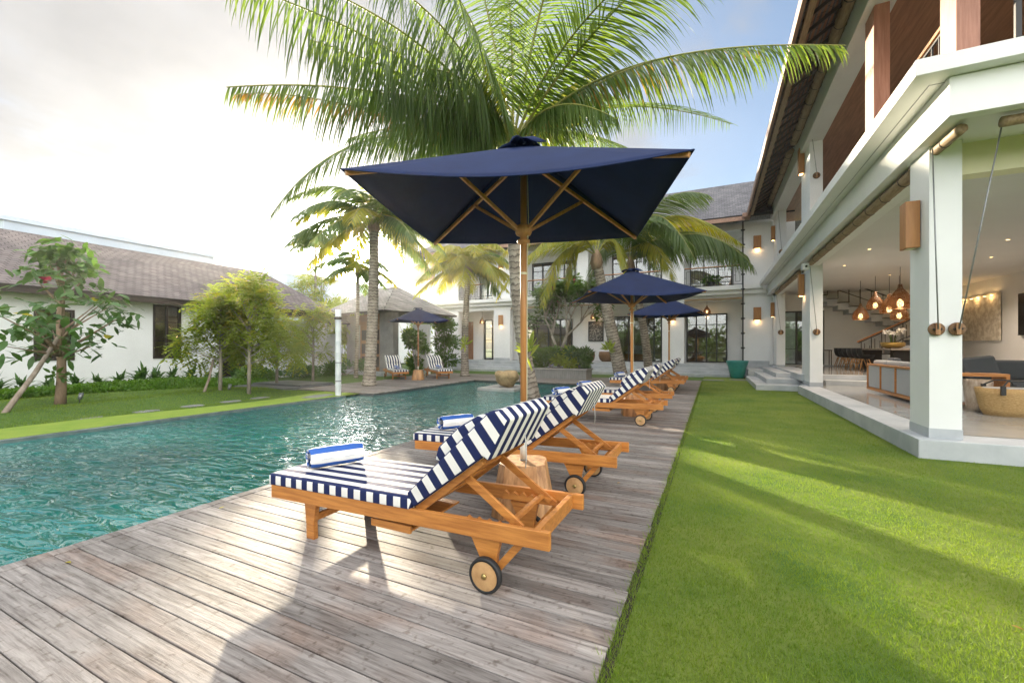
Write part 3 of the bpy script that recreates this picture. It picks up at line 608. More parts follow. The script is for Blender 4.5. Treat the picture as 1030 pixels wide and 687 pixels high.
# outdoor steps between the wings
bx('step', grey_stone, vv, 1.35, 2.9, 17.0, 22.2, -.1, .16, .01); bx('step', grey_stone, vv, 1.75, 2.9, 17.9, 23.0, .161, .33, .01); bx('step', grey_stone, vv, 2.15, 3.3, 18.9, 25.0, .331, .50, .01)
bx('step', grey_stone, vv, 1.5, 2.9, 23.01, 25.2, -.1, .42, .01); 
bx('step', grey_stone, vv, 2.64, 3.3, 17.0, 25.2, .34, .56, .01)
def pillar(x, y, w, dpt, z0, z1, mat=white, sk=True):
    o = bx('pillar', mat, vv, x, x+w, y, y+dpt, z0, z1, .004)
    if sk: bx('skirting', grey_stone, vv, x-.006, x+w+.006, y-.006, y+dpt+.006, z0, z0+.13)
pillar(2.64, 7.6, .33, .62, .236, 4.2)
pillar(2.75, 16.1, .34, 1.3, .236, 4.2)
pillar(2.75, 23.9, .36, 1.2, .50, 4.2)
pillar(9.2, 7.6, .5, .6, .236, 4.2)
bx('beam', cream, vv, 2.95, 14, 7.75, 8.0, 3.78, 4.2)                     # lintel across the open front, yellowish reveal
bx('ceiling', ceilm, vv, 2.66, 14, 6.75, 26, 4.2, 4.28)
bx('beam', white2, vv, 2.5, 2.66, 6.68, 25.3, 4.17, 4.62); bx('beam', white2, vv, 2.66, 14, 6.68, 6.84, 4.17, 4.62)
bx('beam', white2, vv, 2.75, 2.98, 8.3, 25, 4.02, 4.198)
bx('balcony_slab', white2, vv, 2.14, 14, 6.5, 25.0, 4.63, 4.82, .006)
bx('drip_groove', metal_gr, vv, 2.36, 2.366, 6.8, 25, 4.624, 4.63); bx('drip_groove', metal_gr, vv, 2.366, 14, 6.8, 6.806, 4.624, 4.63)
# living room walls
bx('side_wall', white, vv, 10, 10.2, 11, 26, .24, 4.2)
wally('back_wall', white, vv, 26, .2, 2.9, 10, .24, 4.2, [(3.3, 5.05, .56, 3.35)])
door_y('glass_door', vv, 3.3, 5.05, .56, 3.35, 26.05, 3, (.3, .7)); bx('door_dark', darkframe, vv, 3.1, 5.3, 27.6, 27.7, .5, 4)
bx('art_panel', white, vv, 9.93, 9.99, 10.9, 11.0, .24, 4.2)
# staircase
sc2 = MB(); tr = MB()
for i in range(8):
    x = 7.9-i*.42; z = 2.6+i*.2; sc2.box(x-.42, x, 25.0, 25.95, z-.32, z); tr.box(x-.44, x+.03, 24.98, 25.95, z+.002, z+.04)
sc2.build('stair_flight', grey_stone, vv); tr.build('stair_treads', darkframe, vv)
sc2 = MB(); tr = MB()
for i in range(9):
    x = 6.0+i*.36; z = .76+i*.2; sc2.box(x, x+.36, 23.95, 24.95, z-.32, z); tr.box(x-.03, x+.38, 23.94, 24.96, z+.002, z+.04)
sc2.build('stair_flight', grey_stone, vv); tr.build('stair_treads', darkframe, vv)
rl = MB()
for i in range(10):
    x = 6.0+i*.36; z = .76+i*.2; rl.bar((x, 23.9, z), (x, 23.9, z+.95), .03, .03)
    if i < 9: rl.bar((x+.12, 23.9, z+.3), (x+.12, 23.9, z+.9), .02, .02).bar((x+.12, 23.9, z+.3), (x+.3, 23.9, z+.42), .02, .02).bar((x+.3, 23.9, z+.42), (x+.3, 23.9, z+.8), .02, .02)
rl.bar((5.9, 23.9, 1.68), (9.3, 23.9, 3.55), .05, .05).bar((5.9, 23.9, 1.0), (9.3, 23.9, 2.87), .03, .03)
for i in range(9):
    x = 7.9-i*.42; z = 2.6+i*.2; rl.bar((x, 24.95, z), (x, 24.95, z+.9), .03, .03)
rl.bar((8.0, 24.95, 3.45), (5.6, 24.95, 4.6), .05, .05); rl.bar((8.0, 24.95, 2.95), (5.0, 24.95, 4.4), .03, .03)
rl.build('stair_railing', dark, vv)
hr = MB(); hr.bar((5.85, 23.9, 1.72), (9.3, 23.9, 3.62), .07, .05); hr.build('handrail', teak, vv)
# upper storey
UZ = 4.82
def upil(x, y, w, dpt, mat): bx('upper_pillar', mat, vv, x, x+w, y, y+dpt, UZ, 8.2, .004)
upil(2.75, 7.18, .22, .42, redwood); upil(2.75, 10.2, .24, .5, redwood)
upil(2.75, 16.1, .34, 1.4, white); upil(2.75, 23.6, .36, 1.3, white)
bx('upper_beam', white2, vv, 2.62, 2.76, 6.0, 25.0, 7.93, 8.85); bx('upper_beam', white2, vv, 2.761, 3.1, 6.0, 25.0, 7.95, 8.3)
bx('upper_wall', white, vv, 2.76, 2.95, 18.6, 18.9, UZ, 8) if False else None
bx('upper_ceiling', brownceil, vv, 3.1, 12, 5.0, 26, 8.0, 8.05)
bx('upper_back_wall', brownceil, vv, 9.0, 9.1, 5, 26, UZ, 8.0)
bx('upper_side_wall', white, vv, 4.2, 9, 25.0, 25.2, UZ, 8.0); bx('upper_room_wall', white, vv, 6.2, 9, 11, 11.2, UZ, 8)
bx('upper_floor', marble, vv, 2.8, 9, 6.8, 25, 4.821, 4.84)
rl = MB()
for yy in [7.7+.22*i for i in range(12)]: rl.bar((2.86, yy, UZ), (2.86, yy, 5.8), .02, .02)
rl.bar((2.86, 7.6, 5.8), (2.86, 10.2, 5.8), .03, .03); ro = rl.build('balcony_railing', dark, vv)
MB().box(2.82, 2.9, 7.6, 10.2, 5.83, 5.88).build('handrail', teak, ro)
MB().bar((3.35, 7.3, UZ), (3.35, 7.3, 6.3), .05, .05).bar((3.35, 7.3, 6.3), (6.5, 7.3, 6.3), .05, .05).build('balcony_railing', dark, vv)
# roof with deep eaves seen from below
EX, EZ = 1.55, 8.15
rm = MB()
roofplane(rm, (EX, 4, EZ), (EX, 23.95, EZ), (6.5, 27.5, 11.35), (6.5, 4, 11.35), 20, 5.9)
roofplane(rm, (11.5, 24, EZ), (11.5, 4, EZ), (6.5, 4, 11.35), (6.5, 27, 11.35), 20, 5.9)
rm.build('roof', shingle_g, vv, solid=.1)
rm = MB(); nrow = 15
for i in range(nrow):   # overlapping shingle courses seen on the underside
    t0, t1 = i/nrow, (i+1)/nrow; xa, xb = EX+.12+(3.2-EX)*t0, EX+.12+(3.2-EX)*t1; sl = (11.35-EZ)/(6.5-EX)
    za = EZ-.02+(xa-EX)*sl; zb = EZ-.05+(xb-EX)*sl
    rm.quad((xa, 4, za), (xb, 4, zb-.03), (xb, 24.9, zb-.03), (xa, 24.9, za), [(0, 0), (0, .16), (21, .16), (21, 0)])
rm.build('roof_underside', shingle_d, vv, solid=.01)
bt = MB(); yy = 4.2
while yy < 24.6:
    sl = (11.35-EZ)/(6.5-EX); bt.bar((EX+.1, yy, EZ-.10), (3.0, yy, EZ-.10+(2.9-EX)*sl), .045, .07); yy += .55
bt.build('rafters', darkframe, vv)
MB().box(EX-.05, EX+.02, 4, 24.0, EZ-.22, EZ+.04).build('fascia', fasciaw, vv); MB().box(EX+.1, EX+.22, 4, 24.0, EZ-.16, EZ-.06).build('fascia', bamboo, vv)
MB().box(EX-.25, EX+.1, 23.7, 24.4, EZ-.25, EZ-.05).build('gutter_board', fasciaw, vv)

# ---- rolled bamboo blinds
def blind(a, b_, r, label):
    a, b_ = Vector(a), Vector(b_); o_ = empty('rolled_blind', a, 0, label, 'blind', 'rolled bamboo blinds under the beams')
    n_ = max(8, int((b_-a).length/.06)); pts = [(b_-a)*(i/n_) for i in range(n_+1)]; rs = [r*(1+.03*math.sin(i*1.7)) for i in range(n_+1)]
    MB().tube(pts, rs, 12).build('roll', bamboo, o_)
    sp = MB(); L = (b_-a).length; d_ = (b_-a).normalized(); k_ = 0.4
    while k_ < L-.1: p_ = d_*k_; sp.tube([p_-d_*.008, p_+d_*.008], r*1.08, 12); k_ += .8
    sp.build('tie_bands', darkframe, o_)
blind((2.71, 6.95, 4.10), (2.71, 8.0, 4.10), .06, 'short bamboo blind rolled up at the corner above the nearest pillar')
blind((2.73, 8.3, 4.08), (2.73, 15.8, 4.08), .085, 'long bamboo blind rolled up between the nearest and second pillars')
blind((2.72, 17.6, 4.07), (2.72, 23.6, 4.07), .08, 'bamboo blind rolled up beyond the second pillar')
blind((3.05, 6.95, 4.10), (8, 6.95, 4.10), .06, 'bamboo blind rolled up across the open front at the right edge')
blind((2.5, 6.2, 8.52), (2.5, 17.3, 8.52), .12, 'long bamboo blind rolled up under the upper eaves nearest the camera')
blind((2.5, 18.0, 8.52), (2.5, 24.6, 8.52), .12, 'bamboo blind rolled up under the upper eaves at the far end')
# ---- wall lamps
def sconce(loc, ax, h, w, label, pw=.0, lit=True):
    """ax: direction the lamp sticks out"""
    e_ = empty('wall_lamp', loc, 0, label, 'wall lamp', 'wooden box wall lamps')
    d_ = .16; f = MB()
    if ax == '-x': f.box(-d_, 0, -w/2, w/2, -h/2, h/2); bb = (-d_*.8, -.03, -w*.35, w*.35)
    else: f.box(-w/2, w/2, -d_, 0, -h/2, h/2); bb = (-w*.35, w*.35, -d_*.8, -.03)
    f.build('shade', sconce_w, e_, .006)
    MB().box(bb[0], bb[1], bb[2], bb[3], -h/2-.006, -h/2-.001).build('bulb', glow if lit else cream, e_)
    if pw:
        l = bpy.data.lights.new('lamp_light', 'POINT'); l.energy = pw*.09; l.color = (1, .62, .3); l.shadow_soft_size = .05
        lo = bpy.data.objects.new('lamp_light', l); COL.objects.link(lo); lo.parent = e_; lo.location = ((-.1, 0, -h/2-.08) if ax == '-x' else (0, -.1, -h/2-.08))
sconce((2.63, 7.95, 3.2), '-x', .66, .22, 'wooden box lamp on the nearest white pillar', 0, False)
sconce((2.74, 17.0, 3.55), '-x', .72, .24, 'wooden box lamp on the second pillar under the balcony', 6)
sconce((2.74, 24.6, 3.35), '-x', .7, .24, 'wooden box lamp on the far ground floor pillar beside the end wall')
sconce((2.05, 25.29, 3.22), '-y', .66, .34, 'wooden box lamp on the ground floor end wall right of the teal pot', 8)
sconce((2.05, 25.29, 6.92), '-y', .66, .34, 'wooden box lamp on the upper end wall under the eaves', 8)
sconce((2.74, 17.0, 7.7), '-x', .85, .26, 'wooden box lamp on the upper white pillar over the balcony')
sconce((2.74, 24.4, 7.1), '-x', .7, .24, 'wooden box lamp on the far upper pillar beside the end wall')
sconce((-12.85, 25.29, 3.3), '-y', .68, .3, 'wooden box lamp on the ground floor pillar between the two loggias', 5)
sconce((-12.85, 25.29, 7.1), '-y', .66, .3, 'wooden box lamp on the upper wall right of the left balcony')
sconce((-17.4, 25.29, 3.35), '-y', .66, .3, 'wooden box lamp on the wall above the small green sign')
sconce((-17.4, 25.29, 7.1), '-y', .66, .3, 'wooden box lamp on the upper wall left of the left balcony')
sconce((-2.05, 25.29, 3.3), '-y', .66, .3, 'wooden box lamp on the pillar behind the farthest parasol', 5)
# ---- blind pulleys and cords
def pulley(loc, top, r, label, face='y'):
    e_ = empty('blind_pulley', loc, 0, label, 'pulley', 'cord pulleys for the blinds')
    MB().lathe([(r*.97, 0), (r, -.012), (r, -.024), (r*.93, -.03)], n=20, ax='y' if face == 'y' else 'x').build('disc', rattan, e_)
    MB().box(-r*.28, r*.28, -.07, -.031, -r*.85, r*.9).build('cleat', block, e_, .006); MB().tube([(-r*.5, -.05, 0), (r*.5, -.05, 0)], r*.16, 8).build('pin', dark, e_)
    tp_ = Vector(top)-Vector(loc)
    MB().tube([(0, -.07, 0), tp_*.5+Vector((0, -.035, -.0)), tp_], .008, 6).build('cord', metal_gr, e_)
pulley((2.70, 7.58, 1.70), (2.62, 7.45, 4.08), .088, 'dark round cord cleat on the left of the nearest pillar front')
pulley((2.905, 7.58, 1.70), (3.12, 7.1, 4.1), .088, 'dark round cord cleat on the right of the nearest pillar front')
pulley((2.92, 16.08, 1.95), (2.72, 15.9, 4.0), .10, 'round cord cleat on the second pillar')
pulley((2.92, 23.88, 2.2), (2.72, 23.7, 4.0), .12, 'round cord cleat on the far ground floor pillar')
pulley((2.92, 16.08, 6.85), (2.72, 15.9, 8.6), .10, 'round cord cleat on the upper white pillar')
pulley((2.92, 23.58, 6.0), (2.72, 23.4, 8.5), .12, 'round cord cleat on the far upper pillar')
sc_o = empty('security_camera', (2.6, 15.7, 3.95), 0, 'small white security camera under the beam by the second pillar', 'camera')
bx('housing', white2, sc_o, -.12, .05, -.12, .12, -.08, .1, .01); MB().lathe([(.03, -.16), (.03, -.12)], (-.03, 0, 0), 12, 'y').build('lens', dark, sc_o)
# ceiling spots
for i, (x, y, l_) in enumerate([(3.95, 17.5, 'over the step up to the dining area'), (3.92, 14.9, 'in the ceiling right of the second pillar'), (3.9, 8.95, 'closest to the open front'), (6.75, 15.1, 'over the dark sofa'), (7.6, 17.8, 'farther back over the lounge'), (6.0, 20.5, 'above the dining table'), (8.2, 21.5, 'before the relief panel')]):
    e_ = empty('ceiling_spot', (x, y, 4.2), 0, 'small recessed warm ceiling spotlight ' + l_, 'ceiling light', 'recessed ceiling spots')
    MB().lathe([(.055, -.008), (.055, 0), (.03, 0)], n=16).build('rim', white2, e_); MB().lathe([(.035, -.009), (.001, -.012)], n=12).build('bulb', glow, e_)
    l = bpy.data.lights.new('spot_light', 'SPOT'); l.energy = 85; l.color = (1, .80, .62); l.spot_size = R(130); l.spot_blend = .8; l.shadow_soft_size = .08
    lo = bpy.data.objects.new('spot_light', l); COL.objects.link(lo); lo.parent = e_; lo.location = (0, 0, -.03)
for (x, y, l_) in [(4.2, 9.0, 'in the brown boarded ceiling behind the nearest wooden pillar'), (4.2, 13.5, 'in the brown boarded ceiling between the upper pillars'), (4.2, 19.5, 'in the brown boarded ceiling beyond the upper white pillar')]:
    e_ = empty('ceiling_spot', (x, y, 7.995), 0, 'small warm spotlight ' + l_, 'ceiling light', 'recessed ceiling spots')
    MB().lathe([(.055, -.008), (.055, 0), (.03, 0)], n=16).build('rim', white2, e_); MB().lathe([(.035, -.009), (.001, -.012)], n=12).build('bulb', glow, e_)
    l = bpy.data.lights.new('spot_light', 'SPOT'); l.energy = 45; l.color = (1, .76, .52); l.spot_size = R(140); l.spot_blend = .8; l.shadow_soft_size = .08
    lo = bpy.data.objects.new('spot_light', l); COL.objects.link(lo); lo.parent = e_; lo.location = (0, 0, -.03)
# pendant lamps over the dining table
def pendant(loc, s_, ztop, label, grp, lum=0):
    e_ = empty('pendant_lamp', loc, 0, label, 'pendant lamp', grp)
    s_ *= .72; prof = [(.05, .75), (.07, .62), (.16, .5), (.27, .32), (.32, .12), (.29, -.02), (.27, -.02)]
    MB().lathe([(a*s_, b_*s_) for a, b_ in prof], n=20).build('shade', lampshade, e_)
    MB().tube([(0, 0, .74*s_), (0, 0, ztop-loc[2])], .008, 6).build('cord', dark, e_)
    MB().lathe([(.01, .02*s_), (.075*s_, .06*s_), (.09*s_, .16*s_), (.05*s_, .26*s_), (.01, .28*s_)], n=12).build('bulb', glow, e_)
    if lum:
        l = bpy.data.lights.new('lamp_light', 'POINT'); l.energy = lum*.3; l.color = (1, .6, .28); l.shadow_soft_size = .1
        lo = bpy.data.objects.new('lamp_light', l); COL.objects.link(lo); lo.parent = e_; lo.location = (0, 0, -.12)
m, t, p = newmat('woven_shade'); tp = N(t, 'ShaderNodeBsdfTransparent'); p.inputs['Base Color'].default_value = (.15, .08, .035, 1)
tl = N(t, 'ShaderNodeBsdfTranslucent'); tl.inputs[0].default_value = (.17, .075, .025, 1); ma = N(t, 'ShaderNodeMixShader'); ma.inputs[0].default_value = .5
mb_ = N(t, 'ShaderNodeMixShader'); ck = N(t, 'ShaderNodeTexNoise'); ck.inputs['Scale'].default_value = 60
cg = N(t, 'ShaderNodeMath', operation='GREATER_THAN'); cg.inputs[1].default_value = .54; tcn = N(t, 'ShaderNodeTexCoord'); t.links.new(tcn.outputs['Object'], ck.inputs['Vector']); t.links.new(ck.outputs['Fac'], cg.inputs[0]); t.links.new(cg.outputs[0], mb_.inputs[0])
t.links.new(p.outputs[0], ma.inputs[1]); t.links.new(tl.outputs[0], ma.inputs[2]); t.links.new(ma.outputs[0], mb_.inputs[1]); t.links.new(tp.outputs[0], mb_.inputs[2])
t.links.new(mb_.outputs[0], t.nodes['Material Output'].inputs[0]); lampshade = m
GP = 'woven pendant lamps over the dining table'
pendant((5.72, 18.6, 2.8), 1.5, 4.2, 'largest rightmost woven pendant lamp over the dining table', GP, 25)
pendant((5.6, 20.6, 2.95), 1.2, 4.2, 'woven pendant lamp hanging highest at the left of the cluster', GP)
pendant((5.45, 21.8, 2.62), 1.2, 4.2, 'lowest leftmost woven pendant lamp of the cluster', GP, 20)
pendant((5.9, 20.2, 2.75), 1.3, 4.2, 'woven pendant lamp in the middle of the cluster', GP)
pendant((6.4, 20.9, 2.55), 1.2, 4.2, 'woven pendant lamp low in the middle of the cluster', GP)
GL = 'small woven pendant lamps in the loggias'
pendant((-.33, 26.5, 3.42), .85, 4.15, 'woven pendant lamp hanging before the right glass door', GL, 8)
pendant((-6.9, 26.5, 3.3), .85, 4.15, 'woven pendant lamp above the framed picture', GL, 8)
pendant((-15.0, 26.5, 3.2), .9, 4.15, 'woven pendant lamp in the left loggia', GL, 8)

# ---- living room furniture
sf = empty('sofa', (3.9, 12.0, .24), 0, 'pale grey sofa with wooden framed back facing the lawn', 'sofa')
for i in range(3):
    y0 = 0+i*1.0; bx('back_panel', fabric_lt, sf, .03, .09, y0+.055, y0+.995, .14, .72)
fr_ = MB(); fr_.box(0, .1, 0, 3.05, .06, .13).box(0, .1, 0, 3.05, .73, .78)
for i in range(4): fr_.box(0, .1, i*1.0, i*1.0+.05, .131, .729)
fr_.build('frame', teak, sf, .004); bx('seat', fabric_lt, sf, .12, 1.0, .05, 3.0, .08, .42, .03)
for i in range(3): bx('back_cushion', fabric_lt, sf, .12, .35, .1+i*.98, 1.03+i*.98, .43, .88, .06)
bx('pillow', fabric_dk, sf, .36, .55, 2.3, 2.8, .45, .95, .08)
ds = empty('dark_sofa', (5.3, 13.2, .24), 0, 'charcoal corner sofa with loose cushions along the back of the lounge', 'sofa')
bx('seat', fabric_dk, ds, 0, 4.3, .1, 1.1, .1, .46, .04); 
for i in range(3): bx('back_cushion', fabric_dk, ds, .1+i*1.4, 1.45+i*1.4, .85, 1.15, .47, .92, .06)
for i, x_ in enumerate((.25, 1.9, 2.5)): o_ = bx('pillow', fabric_dk, ds, -.3, .3, -.09, .09, -.27, .27, .07); o_.location = (x_+.2, .72, .74); o_.rotation_euler = (R(-18), R(8*(i-1)), 0)
bx('frame', teak, ds, -.1, 4.4, .05, 1.3, .03, .095)
ts = empty('sofa_table', (4.9, 12.0, .24), 0, 'orange wood side frame table before the charcoal sofa', 'table')
mbx = MB(); mbx.box(-.4, .5, 0, .5, .62, .68).box(.44, .5, 0, .5, 0, .619).box(-.4, -.34, 0, .5, 0, .619); mbx.build('frame', teak, ts, .005)
stl = fixn(MB().lathe([(.20, 0), (.17, .1), (.19, .3), (.21, .55), (.2, .6)], n=9).build('petrified_stool', pm('petrified_wood', (.55, .47, .38), (.2, .12, .07), 6, .4, .3, 20, (1, 1, .4)), loc=(4.62, 11.25, .24)))
tag(stl, 'pale petrified wood stool beside the straw basket', 'stool')
# straw basket with dark handles
bk = empty('straw_basket', (4.77, 10.65, .24), 0, 'large oval straw basket with dark leather handles on the living room floor', 'basket')
f = MB(); prof = [(.36, 0), (.42, .12), (.48, .4), (.50, .52), (.47, .52), (.40, .3), (.1, .25)]
vs = []; n_ = 28
for r_, h in prof:
    for k in range(n_): a = 2*math.pi*k/n_; vs.append((r_*.88*math.cos(a), r_*.6*math.sin(a), h*.95))
f.add(vs, [(i*n_+k, i*n_+(k+1) % n_, (i+1)*n_+(k+1) % n_, (i+1)*n_+k) for i in range(len(prof)-1) for k in range(n_)]+[tuple(range(n_))[::-1], tuple((len(prof)-1)*n_+k for k in range(n_))], None, True); f.build('basket', basketm, bk)
for s_ in (-1, 1):
    h_ = MB(); h_.tube([(-.2, s_*.27, .42), (-.2, s_*.3, .53), (-.1, s_*.2, .62), (.1, s_*.2, .62), (.2, s_*.3, .53), (.2, s_*.27, .42)], .014, 8); h_.build('handle', dark, bk)
    for q in (-.2, .2): bx('strap', dark, bk, q-.03, q+.03, s_*.30-.02, s_*.30+.02, .38, .54)
bx('folded_cloth', fabric_lt, bk, -.3, .3, -.18, .18, .4, .5, .04)
# relief artwork and tv on the side wall
ar = empty('relief_artwork', (9.97, 24.2, 2.68), 0, 'beige carved relief panel lit from above on the lounge wall', 'artwork')
bx('panel', artm, ar, -.06, 0, -1.5, 1.5, -.93, .93, .01)
for i in range(6):
    MB().lathe([(.03, -.02), (.05, 0)], (-.14, -1.2+i*.48, .84), 10).build('spot', glow, ar)
    if i % 2 == 0:
        l = bpy.data.lights.new('lamp_light', 'POINT'); l.energy = 1.2; l.color = (1, .6, .25); l.shadow_soft_size = .03
        lo = bpy.data.objects.new('lamp_light', l); COL.objects.link(lo); lo.parent = ar; lo.location = (-.2, -1.0+i*.5, .8)
tv = empty('wall_screen', (9.97, 20.6, 2.65), 0, 'black flat screen on the lounge wall at the right edge', 'television'); bx('screen', screen, tv, -.06, 0, -1.0, 1.0, -.75, .75, .01); bx('bezel', dark, tv, -.065, -.061, -1.0, 1.0, -.75, -.72)
# dining table and chairs
dt = empty('dining_table', (6.2, 21.6, .566), 0, 'long stone topped dining table under the woven lamps', 'table')
bx('top', pm('stone_top', (.40, .34, .28), (.2, .16, .13), 4, .3, .1), dt, -.6, .6, -2.6, 2.6, .80, .87, .01)
for q in (-1.8, 1.8): bx('leg', darkframe, dt, -.35, .35, q-.15, q+.15, 0, .80, .01)
def dchair():
    e_ = empty('dining_chair', (0, 0, 0), 0, 'x', 'chair', 'black shell dining chairs along the table')
    prof = [(-.22, .70), (-.21, .86), (-.20, .74), (-.18, .55), (-.12, .46), (.05, .44), (.24, .46)]
    f = MB(); pts = [(-.26, .88), (-.25, .72), (-.21, .56), (-.1, .47), (.08, .45), (.25, .47)]; n_ = 7; vs = []
    for (x_, z_) in pts:
        for k in range(n_):
            y_ = -.25+.5*k/(n_-1); up_ = .16*(abs(y_)/.25)**2.5; vs.append((x_+.10*(abs(y_)/.25)**2 * (1 if z_ > .5 else 0), y_, z_+(up_ if z_ < .6 else 0)))
    f.add(vs, [(i*n_+k, i*n_+k+1, (i+1)*n_+k+1, (i+1)*n_+k) for i in range(len(pts)-1) for k in range(n_-1)], None, True); f.build('seat_shell', dark, e_, solid=.012)
    for sx_ in (-1, 1):
        for sy_ in (-1, 1): MB().tube([(sx_*.1, sy_*.1, .45), (sx_*.22, sy_*.22, 0)], [.02, .013], 8).build('leg', teak2, e_)
    return e_
c0 = dchair()
chl = ['black shell dining chair at the near end of the table row', 'second black shell dining chair from the near end', 'third black shell dining chair from the near end', 'fourth black shell dining chair from the near end', 'fifth black shell dining chair from the near end', 'farthest black shell dining chair of the row, beside the side table']
for i in range(6): place(c0 if i == 0 else copy_tree(c0), (5.35, 20.9+i*.68, .566), R(rnd.uniform(-8, 8)), chl[i])
sdt = empty('side_table', (4.9, 25.4, .566), 0, 'small black side table against the dining room wall', 'table')
bx('top', dark, sdt, -.3, .3, -.25, .25, .75, .79)
for a in (-.27, .27):
    for b_ in (-.22, .22): bx('leg', dark, sdt, a-.015, a+.015, b_-.015, b_+.015, 0, .75)
# orchids
og = empty('orchid_bowl', (6.0, 20.2, 1.436), 0, 'white orchids in a low golden bowl on the dining table', 'flower bowl')
MB().lathe([(.2, 0), (.34, .08), (.36, .22), (.33, .22), (.1, .18)], n=20).build('bowl', orchid, og)
fs_ = MB(); fw = MB()
for k in range(7):
    a = rnd.choice((-1, 1)); L_ = rnd.uniform(.35, .8); q = [Vector((0, a*.1, .2)), Vector((rnd.uniform(-.1, .1), a*L_*.6, .72)), Vector((rnd.uniform(-.1, .1), a*L_*1.25, .62))]
    pts = bez(*q, 8); fs_.tube(pts, .008, 5)
    for p_ in pts[3:]:
        for _ in range(4):
            c_ = p_+Vector((rnd.uniform(-.07, .07), rnd.uniform(-.07, .07), rnd.uniform(-.05, .07))); s1 = .045
            ax_ = Vector((rnd.gauss(0, 1), rnd.gauss(0, 1), rnd.gauss(0, 1))).normalized(); u_ = ax_.orthogonal().normalized()*s1; v_ = ax_.cross(u_).normalized()*s1
            fw.quad(c_-u_, c_-v_, c_+u_, c_+v_)
fs_.build('stem', leaf_m, og); fw.build('blossom', wpetals, og)

# ================= FURNITURE OUTSIDE =================
def stripe_extrude(mb, prof, y0, y1, su=0, ny=1, nb=.0):
    """closed (x,z) profile extruded in y; stripes: side faces by running length along x', others by y"""
    n_ = len(prof)
    for i in range(n_):
        a, b_ = prof[i], prof[(i+1) % n_]
        mb.quad((a[0], y0, a[1]), (b_[0], y0, b_[1]), (b_[0], y1, b_[1]), (a[0], y1, a[1]), [(y0, 0), (y0, 0), (y1, 0), (y1, 0)])
def cushion_obj(name, parent, prof, y0, y1, dirv, mat=stripes, bevel=.022, org=(0, 0)):
    """profile in xz (ccw), extruded y0..y1, bevelled then striped by normal"""
    bm = bmesh.new(); A = [bm.verts.new((x, y0, z)) for x, z in prof]; B = [bm.verts.new((x, y1, z)) for x, z in prof]
    n_ = len(prof); bm.faces.new(A[::-1]); bm.faces.new(B)
    for i in range(n_): bm.faces.new((A[i], A[(i+1) % n_], B[(i+1) % n_], B[i]))
    bmesh.ops.recalc_face_normals(bm, faces=bm.faces)
    bmesh.ops.bevel(bm, geom=list(bm.edges), offset=bevel, segments=3, profile=.6, affect='EDGES')
    # cuts for softness
    for k in range(1, 6):
        yy = y0+(y1-y0)*k/6; bmesh.ops.bisect_plane(bm, geom=list(bm.verts)+list(bm.edges)+list(bm.faces), plane_co=(0, yy, 0), plane_no=(0, 1, 0))
    ul = bm.loops.layers.uv.new('UVMap'); dv = Vector((dirv[0], 0, dirv[1])).normalized()
    for f in bm.faces:
        side = abs(f.normal.y) > .72; f.smooth = True
        for l in f.loops:
            c_ = l.vert.co
            l[ul].uv = ((c_-Vector((org[0], 0, org[1]))).dot(dv)+10*.118, 0) if side else (c_.y*.95+10*.118+.03, 0)
    me = bpy.data.meshes.new(name); bm.to_mesh(me); bm.free(); me.materials.append(mat)
    o = bpy.data.objects.new(name, me); COL.objects.link(o); o.parent = parent; return o
def rz_(x): return .27+.0215*x   # rails rise slightly to the wheel end
